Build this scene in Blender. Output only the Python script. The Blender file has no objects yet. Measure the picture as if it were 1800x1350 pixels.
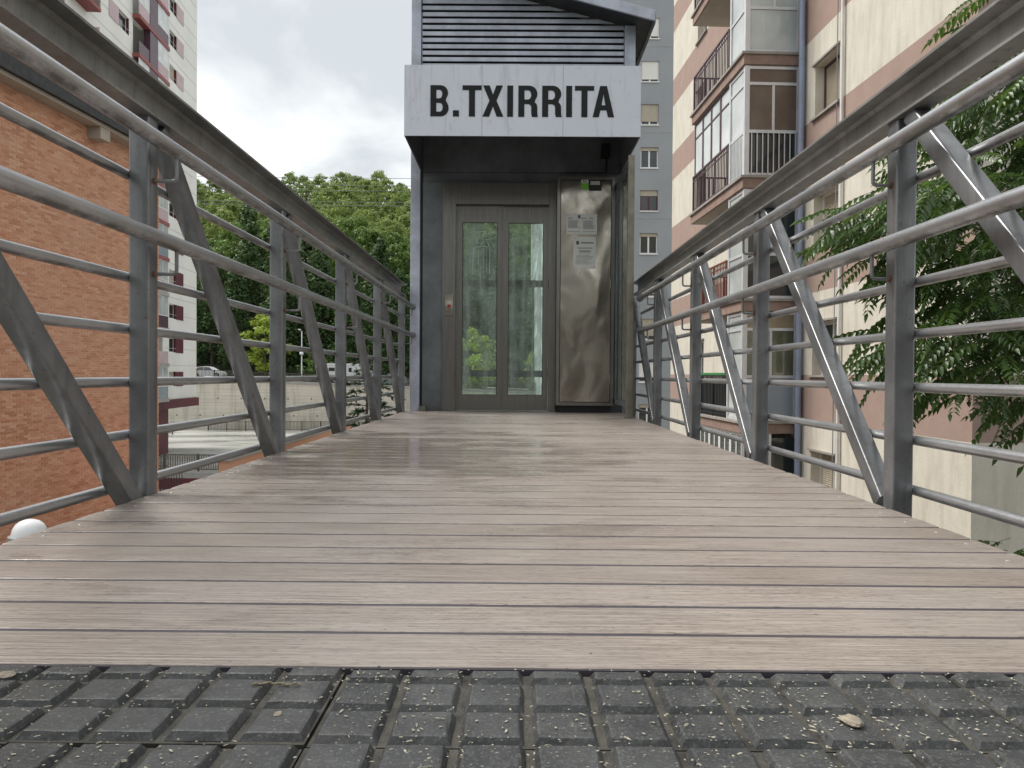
import bpy, math, random
from mathutils import Vector, Matrix
R = math.radians
random.seed(7)
scene = bpy.context.scene
C = scene.collection

# ------------------------------------------------------------------ camera, sky, sun, exposure
CAM_H = 0.415
cam_d = bpy.data.cameras.new('camera'); cam = bpy.data.objects.new('camera', cam_d); C.objects.link(cam)
cam_d.sensor_width = 36.0; cam_d.lens = 36.0 * 1352 / 1800
cam_d.clip_start = 0.02; cam_d.clip_end = 3000
cam.matrix_world = (Matrix.Translation((0, 0, CAM_H)) @ Matrix.Rotation(R(0.25), 4, 'Z')
                    @ Matrix.Rotation(R(90 - 0.72), 4, 'X') @ Matrix.Rotation(R(0.4), 4, 'Z'))
scene.camera = cam
SUN_DIR = Vector((-0.62, 0.30, 0.86)).normalized()      # towards the brightest part of the cloud
world = bpy.data.worlds.new('World'); scene.world = world; world.use_nodes = True
wn, wl = world.node_tree.nodes, world.node_tree.links
wn.clear()
w_out = wn.new('ShaderNodeOutputWorld')
sky = wn.new('ShaderNodeTexSky'); sky.sky_type = 'NISHITA'; sky.sun_disc = False
sky.sun_elevation = math.asin(SUN_DIR.z); sky.sun_rotation = math.atan2(SUN_DIR.x, SUN_DIR.y)
bg_sky = wn.new('ShaderNodeBackground'); bg_sky.inputs[1].default_value = 0.1
wl.new(sky.outputs[0], bg_sky.inputs[0])
tc = wn.new('ShaderNodeTexCoord')
sep = wn.new('ShaderNodeSeparateXYZ'); wl.new(tc.outputs['Generated'], sep.inputs[0])
zc = wn.new('ShaderNodeMath'); zc.operation = 'ABSOLUTE'; wl.new(sep.outputs[2], zc.inputs[0])
zp = wn.new('ShaderNodeMath'); zp.operation = 'ADD'; zp.inputs[1].default_value = 0.35; wl.new(zc.outputs[0], zp.inputs[0])
dx = wn.new('ShaderNodeMath'); dx.operation = 'DIVIDE'; wl.new(sep.outputs[0], dx.inputs[0]); wl.new(zp.outputs[0], dx.inputs[1])
dy = wn.new('ShaderNodeMath'); dy.operation = 'DIVIDE'; wl.new(sep.outputs[1], dy.inputs[0]); wl.new(zp.outputs[0], dy.inputs[1])
cmb = wn.new('ShaderNodeCombineXYZ'); wl.new(dx.outputs[0], cmb.inputs[0]); wl.new(dy.outputs[0], cmb.inputs[1])
cmb.inputs[2].default_value = 4.3
nz = wn.new('ShaderNodeTexNoise'); nz.inputs['Scale'].default_value = 2.3; nz.inputs['Detail'].default_value = 7
nz.inputs['Roughness'].default_value = 0.52; nz.inputs['Distortion'].default_value = 0.25
wl.new(cmb.outputs[0], nz.inputs['Vector'])
cr = wn.new('ShaderNodeValToRGB')
cr.color_ramp.elements[0].position = 0.38; cr.color_ramp.elements[0].color = (0.52, 0.55, 0.565, 1)
cr.color_ramp.elements[1].position = 0.63; cr.color_ramp.elements[1].color = (0.93, 0.935, 0.925, 1)
wl.new(nz.outputs['Fac'], cr.inputs[0])
bg_c = wn.new('ShaderNodeBackground'); bg_c.inputs[1].default_value = 0.95; wl.new(cr.outputs[0], bg_c.inputs[0])
wmix = wn.new('ShaderNodeMixShader'); wmix.inputs[0].default_value = 0.93
wl.new(bg_sky.outputs[0], wmix.inputs[1]); wl.new(bg_c.outputs[0], wmix.inputs[2]); wl.new(wmix.outputs[0], w_out.inputs[0])

sun_d = bpy.data.lights.new('sun', 'SUN'); sun = bpy.data.objects.new('sun', sun_d); C.objects.link(sun)
sun_d.energy = 2.6; sun_d.angle = R(26); sun_d.color = (1.0, 0.965, 0.91)
sun.rotation_euler = SUN_DIR.to_track_quat('Z', 'Y').to_euler()
scene.view_settings.view_transform = 'Standard'; scene.view_settings.look = 'None'
scene.view_settings.exposure = 0.58; scene.view_settings.gamma = 1.0; scene.view_settings.use_curve_mapping = False
scene.cycles.max_bounces = 6; scene.cycles.transparent_max_bounces = 16

# ------------------------------------------------------------------ materials
class NT:
    def __init__(self, name):
        self.m = bpy.data.materials.new(name); self.m.use_nodes = True
        self.t = self.m.node_tree; self.n = self.t.nodes; self.n.clear()
        self.out = self.n.new('ShaderNodeOutputMaterial')
    def node(self, typ, ins=None, **props):
        nd = self.n.new(typ)
        for k, v in props.items(): setattr(nd, k, v)
        for k, v in (ins or {}).items():
            s = nd.inputs[k]
            if hasattr(v, 'links') or isinstance(v, bpy.types.NodeSocket): self.t.links.new(v, s)
            else: s.default_value = v
        return nd
    def math(self, op, a, b=0.0, clamp=False):
        return self.node('ShaderNodeMath', {0: a, 1: b}, operation=op, use_clamp=clamp).outputs[0]
    def mix(self, f, a, b):
        nd = self.n.new('ShaderNodeMix'); nd.data_type = 'RGBA'
        for k, v in ((0, f), (6, a), (7, b)):
            if isinstance(v, bpy.types.NodeSocket): self.t.links.new(v, nd.inputs[k])
            else: nd.inputs[k].default_value = v if not isinstance(v, tuple) or len(v) == 4 else (*v, 1)
        return nd.outputs[2]
    def ramp(self, f, p0, p1, c0=(0, 0, 0, 1), c1=(1, 1, 1, 1)):
        nd = self.node('ShaderNodeValToRGB', {0: f})
        e = nd.color_ramp.elements
        e[0].position, e[1].position = p0, p1; e[0].color, e[1].color = c0, c1
        return nd.outputs[0]
    def noise(self, vec, scale, detail=4, rough=0.55, dist=0.0):
        return self.node('ShaderNodeTexNoise', {'Vector': vec, 'Scale': scale, 'Detail': detail, 'Roughness': rough, 'Distortion': dist}).outputs['Fac']
    def vec(self, kind='Object', scale=None, rnd=False):
        if kind == 'World': v = self.node('ShaderNodeNewGeometry').outputs['Position']
        else: v = self.node('ShaderNodeTexCoord').outputs[kind]
        if rnd:
            r = self.node('ShaderNodeObjectInfo').outputs['Random']
            v = self.node('ShaderNodeVectorMath', {0: v, 1: self.node('ShaderNodeCombineXYZ', {0: self.math('MULTIPLY', r, 37.0), 1: self.math('MULTIPLY', r, 91.0), 2: self.math('MULTIPLY', r, 13.0)}).outputs[0]}, operation='ADD').outputs[0]
        if scale: v = self.node('ShaderNodeVectorMath', {0: v, 1: scale}, operation='MULTIPLY').outputs[0]
        return v
    def bump(self, h, strength=0.3, dist=0.01):
        return self.node('ShaderNodeBump', {'Height': h, 'Strength': strength, 'Distance': dist}).outputs[0]
    def pbr(self, **k):
        ins = {'Base Color': k.get('col', (0.5, 0.5, 0.5, 1)), 'Roughness': k.get('rough', 0.5), 'Metallic': k.get('metal', 0.0)}
        if 'spec' in k: ins['Specular IOR Level'] = k['spec']
        if 'normal' in k: ins['Normal'] = k['normal']
        if 'coat' in k: ins['Coat Weight'] = k['coat']
        nd = self.node('ShaderNodeBsdfPrincipled', ins)
        self.t.links.new(nd.outputs[0], self.out.inputs[0])
        return nd
def c4(c): return (*c, 1) if len(c) == 3 else c
def sc(c, f): return (c[0] * f, c[1] * f, c[2] * f, 1)

def plain(name, col, rough=0.5, metal=0.0, var=0.15, scale=4.0, bump=0.0, bscale=60.0, stretch=None, kind='Object', spec=0.5):
    t = NT(name); v = t.vec(kind, stretch)
    f = t.ramp(t.noise(v, scale, 6, 0.6), 0.3, 0.7)
    k = dict(col=t.mix(f, sc(col, 1 - var), sc(col, 1 + var)), rough=rough, metal=metal, spec=spec)
    if bump: k['normal'] = t.bump(t.noise(v, bscale, 3), bump, 0.01)
    t.pbr(**k); return t.m

def mat_paint_steel(name, col, rough=0.38, metal=0.35, grime=0.45):
    t = NT(name); v = t.vec('World')
    big = t.ramp(t.noise(v, 3.0, 6, 0.65), 0.35, 0.72)
    fine = t.noise(v, 60.0, 4, 0.7)
    streak = t.ramp(t.noise(t.vec('World', (22, 22, 2.2)), 1.0, 5, 0.65), 0.52, 0.75)
    col1 = t.mix(big, sc(col, 0.68), sc(col, 1.25))
    col2 = t.mix(t.math('MULTIPLY', streak, grime), col1, sc((0.07, 0.068, 0.06), 1))
    spots = t.ramp(t.noise(v, 38.0, 2, 0.5), 0.70, 0.76)
    col3 = t.mix(t.math('MULTIPLY', spots, 0.6), col2, (0.13, 0.07, 0.035, 1))
    rg = t.math('ADD', t.math('MULTIPLY', fine, 0.25), rough - 0.12)
    t.pbr(col=col3, rough=rg, metal=metal, normal=t.bump(fine, 0.06, 0.004)); return t.m

def mat_tube():
    t = NT('galvanised_tube'); v = t.vec('World')
    big = t.ramp(t.noise(t.vec('World', (1, 0.35, 1)), 9.0, 6, 0.65), 0.3, 0.75)
    fine = t.noise(v, 90.0, 4, 0.7)
    col = t.mix(big, (0.40, 0.405, 0.415, 1), (0.60, 0.605, 0.62, 1))
    # algae film: grows in patches along the damp underside
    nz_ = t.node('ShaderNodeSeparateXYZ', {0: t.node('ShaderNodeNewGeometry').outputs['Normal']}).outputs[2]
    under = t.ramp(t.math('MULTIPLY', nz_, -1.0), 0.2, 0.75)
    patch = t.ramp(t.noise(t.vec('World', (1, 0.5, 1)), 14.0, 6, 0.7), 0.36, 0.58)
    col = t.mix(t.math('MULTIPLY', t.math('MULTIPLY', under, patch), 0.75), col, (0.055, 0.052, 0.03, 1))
    sp = t.ramp(t.noise(v, 55.0, 2, 0.5), 0.69, 0.75)
    col = t.mix(t.math('MULTIPLY', sp, 0.45), col, (0.62, 0.62, 0.6, 1))
    t.pbr(col=col, rough=t.math('ADD', t.math('MULTIPLY', fine, 0.26), 0.20), metal=0.82, normal=t.bump(t.noise(v, 160, 3), 0.12, 0.003)); return t.m

def mat_deck():
    t = NT('composite_board'); w = t.vec('World'); v = t.vec('Object', None, True)
    rnd = t.node('ShaderNodeObjectInfo').outputs['Random']
    grain = t.noise(t.node('ShaderNodeVectorMath', {0: v, 1: (6.0, 300.0, 3.0)}, operation='MULTIPLY').outputs[0], 1.0, 5, 0.65)
    rib = t.noise(t.node('ShaderNodeVectorMath', {0: v, 1: (1.2, 120.0, 1.0)}, operation='MULTIPLY').outputs[0], 1.0, 3, 0.5)
    fleck = t.noise(t.node('ShaderNodeVectorMath', {0: v, 1: (48.0, 300.0, 3.0)}, operation='MULTIPLY').outputs[0], 1.0, 2, 0.5)
    base = t.mix(rnd, (0.335, 0.28, 0.24, 1), (0.43, 0.37, 0.325, 1))
    base = t.mix(t.ramp(grain, 0.40, 0.60), t.mix(0.62, base, (0.11, 0.085, 0.073, 1)), base)
    base = t.mix(t.math('MULTIPLY', t.ramp(fleck, 0.57, 0.68), 0.7), base, (0.11, 0.085, 0.075, 1))
    stain = t.ramp(t.noise(w, 1.7, 5, 0.6, 0.4), 0.42, 0.66)
    base = t.mix(t.math('MULTIPLY', stain, 0.35), base, (0.40, 0.36, 0.33, 1))
    # rain still lying in patches
    pz = t.node('ShaderNodeVectorMath', {0: t.node('ShaderNodeVectorMath', {0: w, 1: (0.55, -4.1, 0.0)}, operation='ADD').outputs[0], 1: (0.75, 0.55, 0.0)}, operation='MULTIPLY').outputs[0]
    pool = t.math('SUBTRACT', 1.0, t.node('ShaderNodeVectorMath', {0: pz}, operation='LENGTH').outputs['Value'], True)
    wet = t.ramp(t.math('ADD', t.noise(t.vec('World', (1.3, 3.2, 1.0)), 1.2, 5, 0.6, 0.3), t.math('MULTIPLY', pool, 0.30)), 0.56, 0.70)
    base = t.mix(t.math('MULTIPLY', wet, 0.14), base, (0.15, 0.118, 0.10, 1))
    rough = t.math('SUBTRACT', t.math('ADD', 0.25, t.math('MULTIPLY', grain, 0.16)), t.math('MULTIPLY', wet, 0.27))
    hgt = t.math('ADD', t.math('MULTIPLY', rib, 0.7), t.math('MULTIPLY', grain, 0.4))
    spk = t.ramp(t.noise(w, 75.0, 2, 0.4), 0.755, 0.785)
    base = t.mix(t.math('MULTIPLY', spk, 0.8), base, (0.03, 0.025, 0.02, 1))
    t.pbr(col=base, rough=rough, normal=t.bump(hgt, t.math('SUBTRACT', 0.60, t.math('MULTIPLY', wet, 0.50)), 0.005), spec=0.75)
    return t.m

def mat_rubber():
    t = NT('black_rubber'); v = t.vec('World')
    big = t.ramp(t.noise(v, 7.0, 6, 0.65), 0.35, 0.7)
    col = t.mix(big, (0.024, 0.026, 0.027, 1), (0.068, 0.071, 0.07, 1))
    crumb = t.ramp(t.noise(v, 210.0, 2, 0.5), 0.52, 0.66)
    col = t.mix(t.math('MULTIPLY', crumb, 0.4), col, (0.13, 0.13, 0.125, 1))
    dust = t.ramp(t.noise(v, 13.0, 6, 0.7), 0.54, 0.72)
    col = t.mix(t.math('MULTIPLY', dust, 0.40), col, (0.17, 0.168, 0.158, 1))
    fl = t.node('ShaderNodeTexVoronoi', {'Vector': t.vec('World', (1, 2.1, 1)), 'Scale': 95.0, 'Randomness': 1.0})
    flk = t.math('LESS_THAN', fl.outputs['Distance'], 0.17)
    keep = t.ramp(t.noise(v, 34.0, 3, 0.6), 0.52, 0.58)
    col = t.mix(t.math('MULTIPLY', t.math('MULTIPLY', flk, keep), 0.8), col, (0.36, 0.34, 0.28, 1))
    t.pbr(col=col, rough=t.math('ADD', 0.34, t.math('MULTIPLY', t.noise(v, 25.0, 4), 0.35)), normal=t.bump(t.noise(v, 330.0, 3), 0.35, 0.002)); return t.m

def mat_banded():
    t = NT('banded_render'); w = t.vec('World')
    z = t.node('ShaderNodeSeparateXYZ', {0: w}).outputs[2]
    ph = t.math('FRACT', t.math('DIVIDE', t.math('ADD', z, 22.87 - 0.002), 2.79))      # pink from 5.03 to 6.03, every 2.79 m
    pink = t.math('LESS_THAN', ph, 0.3584)
    n = t.noise(w, 2.2, 6, 0.65); fine = t.noise(w, 45.0, 4, 0.75); vs = t.noise(t.vec('World', (5, 5, 0.8)), 1.0, 5, 0.65)
    cream = t.mix(n, (0.56, 0.525, 0.44, 1), (0.75, 0.715, 0.625, 1))
    pk = t.mix(n, (0.31, 0.22, 0.185, 1), (0.43, 0.315, 0.27, 1))
    col = t.mix(pink, cream, pk)
    col = t.mix(t.math('MULTIPLY', t.ramp(vs, 0.45, 0.72), 0.36), col, (0.30, 0.26, 0.21, 1))
    col = t.mix(t.math('MULTIPLY', t.ramp(fine, 0.5, 0.7), 0.16), col, (0.22, 0.18, 0.14, 1))
    t.pbr(col=col, rough=0.9, spec=0.2, normal=t.bump(fine, 0.6, 0.012)); return t.m

def mat_glass_dark(name, col=(0.03, 0.036, 0.036), rough=0.03):
    t = NT(name); v = t.vec('World')
    t.pbr(col=t.mix(t.noise(v, 1.2, 3), sc(col, 0.6), sc(col, 1.6)), rough=rough, spec=0.7, normal=t.bump(t.noise(v, 1.5, 2), 0.02, 0.05)); return t.m

def mat_clear_glass(name, tint=(0.92, 0.97, 0.945), dirt=0.50):
    t = NT(name); v = t.vec('World')
    tr = t.node('ShaderNodeBsdfTransparent', {0: c4(tint)}).outputs[0]
    gl = t.node('ShaderNodeBsdfGlossy', {'Color': (1, 1, 1, 1), 'Roughness': 0.01}).outputs[0]
    fr = t.node('ShaderNodeFresnel', {'IOR': 1.5}).outputs[0]
    s1 = t.node('ShaderNodeMixShader', {0: fr, 1: tr, 2: gl}).outputs[0]
    st = t.ramp(t.noise(t.vec('World', (16, 16, 0.9)), 1.0, 6, 0.7, 0.3), 0.42, 0.78)
    bl = t.ramp(t.noise(v, 5.0, 5, 0.65), 0.40, 0.75)
    dr = t.math('ADD', t.math('MULTIPLY', st, dirt), t.math('MULTIPLY', bl, dirt * 0.6), True)
    df = t.node('ShaderNodeBsdfDiffuse', {0: (0.66, 0.76, 0.71, 1)}).outputs[0]
    dt = t.node('ShaderNodeBsdfTranslucent', {0: (0.66, 0.76, 0.71, 1)}).outputs[0]
    dd = t.node('ShaderNodeMixShader', {0: 0.5, 1: df, 2: dt}).outputs[0]
    t.t.links.new(t.node('ShaderNodeMixShader', {0: dr, 1: s1, 2: dd}).outputs[0], t.out.inputs[0]); return t.m

def mat_leaf(name, ca, cb, trans=0.3, rough=0.42, nscale=0.6, spec=0.5, rv=0.5):
    t = NT(name); w = t.vec('World')
    rnd = t.node('ShaderNodeObjectInfo').outputs['Random']
    n = t.ramp(t.noise(w, nscale, 4, 0.65), 0.3, 0.7)
    f = t.math('ADD', t.math('MULTIPLY', n, 1 - rv), t.math('MULTIPLY', rnd, rv), True)
    col = t.mix(f, c4(ca), c4(cb))
    p = t.node('ShaderNodeBsdfPrincipled', {'Base Color': col, 'Roughness': rough, 'Specular IOR Level': spec})
    tr = t.node('ShaderNodeBsdfTranslucent', {0: t.mix(0.4, col, (0.22, 0.36, 0.05, 1))})
    t.t.links.new(t.node('ShaderNodeMixShader', {0: trans, 1: p.outputs[0], 2: tr.outputs[0]}).outputs[0], t.out.inputs[0]); return t.m

def mat_concrete_wall():
    t = NT('board_marked_concrete'); w = t.vec('World')
    n = t.noise(w, 0.5, 6, 0.65)
    brd = t.noise(t.vec('World', (0.25, 0.25, 3.4)), 1.0, 3, 0.6)
    z = t.node('ShaderNodeSeparateXYZ', {0: w}).outputs[2]
    line = t.math('LESS_THAN', t.math('FRACT', t.math('MULTIPLY', z, 2.4)), 0.07)
    x = t.node('ShaderNodeSeparateXYZ', {0: w}).outputs[0]
    vl = t.math('LESS_THAN', t.math('FRACT', t.math('MULTIPLY', x, 0.26)), 0.014)
    col = t.mix(n, (0.48, 0.445, 0.38, 1), (0.72, 0.675, 0.585, 1))
    col = t.mix(t.math('MULTIPLY', t.ramp(brd, 0.35, 0.7), 0.5), col, (0.82, 0.77, 0.67, 1))
    col = t.mix(t.math('MULTIPLY', t.math('MAXIMUM', line, vl), 0.4), col, (0.2, 0.18, 0.15, 1))
    drip = t.ramp(t.noise(t.vec('World', (1.1, 1, 0.12)), 1.0, 5, 0.7), 0.50, 0.72)
    col = t.mix(t.math('MULTIPLY', drip, 0.6), col, (0.19, 0.175, 0.15, 1))
    t.pbr(col=col, rough=0.9, spec=0.2, normal=t.bump(brd, 0.4, 0.03)); return t.m

def mat_sign():
    t = NT('sign_panel'); w = t.vec('World')
    n = t.noise(w, 2.0, 5, 0.6)
    col = t.mix(n, (0.60, 0.63, 0.70, 1), (0.71, 0.74, 0.80, 1))
    drip = t.ramp(t.noise(t.vec('World', (7, 7, 0.7)), 1.0, 6, 0.7), 0.54, 0.78)
    col = t.mix(t.math('MULTIPLY', drip, 0.7), col, (0.20, 0.20, 0.205, 1))
    sp = t.ramp(t.noise(w, 12.0, 5, 0.7), 0.60, 0.72)
    col = t.mix(t.math('MULTIPLY', sp, 0.25), col, (0.16, 0.155, 0.15, 1))
    t.pbr(col=col, rough=0.42, normal=t.bump(t.noise(w, 1.3, 2), 0.05, 0.05)); return t.m

def mat_stainless():
    t = NT('dented_stainless'); w = t.vec('World')
    dent = t.noise(t.vec('World', (1, 1, 0.6)), 1.7, 2, 0.35, 0.8)
    scr = t.noise(t.vec('World', (60, 60, 4)), 1.0, 3, 0.6)
    smear = t.ramp(t.noise(w, 6.0, 6, 0.65, 0.8), 0.4, 0.75)
    t.pbr(col=t.mix(smear, (0.43, 0.395, 0.34, 1), (0.25, 0.23, 0.195, 1)), metal=1.0,
          rough=t.math('ADD', 0.10, t.math('ADD', t.math('MULTIPLY', smear, 0.14), t.math('MULTIPLY', scr, 0.08))),
          normal=t.bump(dent, 0.5, 0.11)); return t.m

def mat_wet_paving():
    t = NT('wet_paving'); w = t.vec('World')
    n = t.noise(t.vec('World', (0.12, 0.35, 1)), 1.0, 6, 0.65, 0.5)
    wet = t.ramp(n, 0.40, 0.60)
    col = t.mix(wet, (0.40, 0.40, 0.375, 1), (0.20, 0.20, 0.18, 1))
    moss = t.ramp(t.noise(t.vec('World', (0.3, 0.9, 1)), 1.0, 5, 0.7), 0.58, 0.72)
    col = t.mix(t.math('MULTIPLY', moss, 0.5), col, (0.13, 0.13, 0.08, 1))
    t.pbr(col=col, rough=t.math('SUBTRACT', 0.55, t.math('MULTIPLY', wet, 0.38)), spec=0.6); return t.m

MAT = {}
MAT['steel_l'] = mat_paint_steel('painted_truss_steel', (0.225, 0.229, 0.235), 0.31, 0.5, 0.5)
MAT['chord'] = mat_paint_steel('weathered_channel_steel', (0.255, 0.25, 0.235), 0.40, 0.4, 0.6)
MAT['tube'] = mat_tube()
MAT['rod'] = mat_paint_steel('bracket_steel', (0.24, 0.245, 0.25), 0.4, 0.4, 0.5)
MAT['deck'] = mat_deck()
MAT['underlay'] = plain('joint_filler', (0.055, 0.049, 0.062), 0.5, 0, 0.2, 3)  # dark sheet below the gaps, toned like the shaded board edges
MAT['screw'] = plain('screw_steel', (0.42, 0.42, 0.42), 0.3, 0.3, 0.1)
MAT['rubber'] = mat_rubber()
MAT['groove'] = plain('rubber_groove', (0.05, 0.046, 0.037), 0.7, 0, 0.75, 22, 0.3, 200, kind='World')
MAT['banded'] = mat_banded()
MAT['sign'] = mat_sign()
MAT['letter'] = plain('black_vinyl', (0.010, 0.010, 0.011), 0.45, 0, 0.3, 6, spec=0.25)
MAT['clad'] = mat_paint_steel('lift_cladding', (0.50, 0.53, 0.61), 0.45, 0.1, 0.12)
MAT['panel'] = mat_paint_steel('lift_wall_panel', (0.135, 0.15, 0.158), 0.5, 0.1, 0.25)
MAT['bronze'] = plain('brushed_door_steel', (0.185, 0.178, 0.163), 0.34, 0.85, 0.15, 2.0, 0.05, 90, (30, 30, 1.5))
MAT['stainless'] = mat_stainless()
MAT['cabframe'] = plain('cabinet_frame_steel', (0.22, 0.21, 0.19), 0.28, 0.9, 0.15, 5)
MAT['black'] = plain('black_plastic', (0.012, 0.012, 0.013), 0.4, 0, 0.2)
MAT['paper'] = plain('notice_paper', (0.62, 0.63, 0.60), 0.55, 0, 0.05, 3)
MAT['ink'] = plain('printed_ink', (0.10, 0.10, 0.11), 0.6, 0, 0.2)
MAT['inkgrey'] = plain('printed_grey_ink', (0.24, 0.24, 0.25), 0.6, 0, 0.2)
MAT['inkblue'] = plain('printed_blue_ink', (0.05, 0.09, 0.22), 0.6, 0, 0.2)
MAT['green'] = plain('green_sticker', (0.18, 0.48, 0.05), 0.5, 0, 0.1)
MAT['clear'] = mat_clear_glass('lift_glass')
MAT['clear2'] = mat_clear_glass('shaft_glass', (0.93, 0.975, 0.955), 0.08)
MAT['scrawl'] = plain('pale_scratch', (0.55, 0.66, 0.60), 0.6, 0, 0.2)
MAT['oldwood'] = plain('aged_bronze_post', (0.21, 0.195, 0.155), 0.45, 0.4, 0.35, 6)
MAT['white'] = plain('white_paint', (0.78, 0.78, 0.76), 0.45, 0, 0.06, 2)
MAT['alu'] = plain('aluminium_frame', (0.64, 0.64, 0.66), 0.4, 0.3, 0.1, 3)
MAT['pale_glass'] = mat_glass_dark('bay_glass', (0.44, 0.47, 0.46), 0.04)  # whitish base colour imitates the sky reflected in the panes
MAT['win'] = mat_glass_dark('window_glass')
MAT['blind'] = plain('roller_blind', (0.43, 0.385, 0.30), 0.7, 0, 0.1, 2)
MAT['brownblind'] = plain('brown_venetian', (0.15, 0.11, 0.085), 0.25, 0, 0.2, 2)
MAT['maroon'] = plain('maroon_paint', (0.105, 0.018, 0.028), 0.5, 0, 0.2, 1)
MAT['plum'] = plain('plum_railing_paint', (0.085, 0.045, 0.062), 0.45, 0, 0.2, 3)
MAT['rustred'] = plain('rust_red_railing', (0.17, 0.048, 0.036), 0.5, 0, 0.2, 3)
MAT['salmon'] = plain('salmon_band', (0.27, 0.075, 0.07), 0.6, 0, 0.12, 1)
MAT['palepink'] = plain('pale_pink_panel', (0.52, 0.40, 0.41), 0.6, 0, 0.08, 1)
MAT['towerwall'] = plain('pale_precast', (0.80, 0.79, 0.74), 0.75, 0, 0.07, 0.3, 0.1, 5)
MAT['joint'] = plain('panel_joint', (0.46, 0.46, 0.43), 0.8)
MAT['pinkslab'] = plain('pink_slab_edge', (0.27, 0.185, 0.15), 0.85, 0, 0.2, 4, 0.3, 40)
MAT['cap'] = plain('stone_cap', (0.30, 0.28, 0.25), 0.8, 0, 0.2, 4)
MAT['soffit'] = plain('soffit_plaster', (0.42, 0.385, 0.33), 0.85, 0, 0.1, 2)
MAT['bluepipe'] = plain('blue_grey_downpipe', (0.26, 0.305, 0.42), 0.45, 0, 0.12, 3)
MAT['whitepipe'] = plain('white_pipe', (0.75, 0.74, 0.72), 0.4, 0, 0.08)
MAT['greywall'] = plain('grey_facade', (0.315, 0.335, 0.35), 0.8, 0, 0.07, 0.35, 0.1, 8)
MAT['palewall'] = plain('pale_facade', (0.62, 0.65, 0.66), 0.8, 0, 0.07, 0.35)
MAT['brick'] = None
MAT['mortar'] = plain('brick_mortar', (0.66, 0.52, 0.42), 0.9, 0, 0.15, 6)
MAT['slate'] = plain('dark_roof_sheet', (0.035, 0.037, 0.04), 0.6, 0, 0.4, 6)
MAT['concrete'] = mat_concrete_wall()
MAT['kerb'] = plain('concrete_edge', (0.36, 0.35, 0.33), 0.85, 0, 0.15, 2)
MAT['paving'] = mat_wet_paving()
MAT['asphalt'] = plain('asphalt', (0.055, 0.055, 0.055), 0.8, 0, 0.2, 2)
MAT['ground'] = plain('lower_ground', (0.20, 0.195, 0.175), 0.9, 0, 0.25, 0.4)
MAT['earth'] = plain('wooded_slope_soil', (0.035, 0.045, 0.02), 0.95, 0, 0.4, 0.3)
MAT['bankgrey'] = plain('rough_bank', (0.13, 0.135, 0.125), 0.95, 0, 0.5, 0.25)
MAT['rust'] = plain('rusty_weld', (0.16, 0.075, 0.035), 0.85, 0.1, 0.4, 60, 0.4, 200)
MAT['fence'] = plain('brown_fence_paint', (0.075, 0.068, 0.055), 0.6, 0, 0.2, 2)
MAT['blackfence'] = plain('black_fence_paint', (0.018, 0.019, 0.022), 0.5, 0, 0.2, 2)
MAT['carwhite'] = plain('white_car_paint', (0.74, 0.75, 0.76), 0.2, 0, 0.03, 1)
MAT['tyre'] = plain('tyre_rubber', (0.02, 0.02, 0.02), 0.7)
MAT['hub'] = plain('wheel_rim', (0.45, 0.45, 0.46), 0.3, 0.7)
MAT['red'] = plain('tail_light', (0.4, 0.02, 0.02), 0.3)
MAT['dome'] = plain('white_lamp_dome', (0.83, 0.84, 0.84), 0.35, 0, 0.03)
MAT['lampgrey'] = plain('lamp_rim_grey', (0.42, 0.43, 0.44), 0.4, 0.2)
MAT['bark'] = plain('bark', (0.10, 0.085, 0.065), 0.9, 0, 0.35, 8, 0.5, 40)
MAT['greentop'] = plain('green_cap_rail', (0.035, 0.20, 0.055), 0.5)
MAT['darkscreen'] = plain('dark_green_screen', (0.032, 0.04, 0.034), 0.7, 0, 0.3, 5)
MAT['frost'] = plain('frosted_panel', (0.27, 0.32, 0.36), 0.25, 0, 0.12, 1.2)
MAT['room'] = plain('room_interior', (0.30, 0.24, 0.16), 0.8, 0, 0.3, 1.0)
MAT['cable'] = plain('cable', (0.22, 0.23, 0.24), 0.6)
MAT['debris'] = plain('dry_litter', (0.40, 0.365, 0.28), 0.9, 0, 0.55, 400)
MAT['twig'] = plain('dry_twig', (0.24, 0.20, 0.14), 0.9, 0, 0.4, 200)
MAT['pebble'] = plain('pale_pebble', (0.30, 0.26, 0.20), 0.9, 0, 0.3, 100, 0.5, 200)
MAT['laundry'] = plain('lilac_laundry', (0.30, 0.27, 0.38), 0.9, 0, 0.2, 3)
MAT['leaf_near'] = mat_leaf('compound_leaf', (0.022, 0.056, 0.016), (0.085, 0.155, 0.028), 0.34, 0.34, 1.6, 0.6, 0.4)
MAT['leaf_dark'] = mat_leaf('conifer_foliage', (0.040, 0.078, 0.028), (0.078, 0.135, 0.042), 0.12, 0.6, 0.25, 0.3)
MAT['leaf_mid'] = mat_leaf('broadleaf_foliage', (0.09, 0.155, 0.042), (0.17, 0.25, 0.068), 0.28, 0.55, 0.2, 0.3)
MAT['leaf_light'] = mat_leaf('light_broadleaf_foliage', (0.19, 0.26, 0.078), (0.32, 0.39, 0.125), 0.3, 0.55, 0.2, 0.3)
MAT['leaf_lime'] = mat_leaf('lime_foliage', (0.37, 0.47, 0.075), (0.52, 0.60, 0.13), 0.35, 0.5, 0.5, 0.3)
MAT['cedar'] = mat_leaf('cedar_needles', (0.045, 0.07, 0.05), (0.075, 0.105, 0.075), 0.1, 0.6, 0.8, 0.3)

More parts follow.
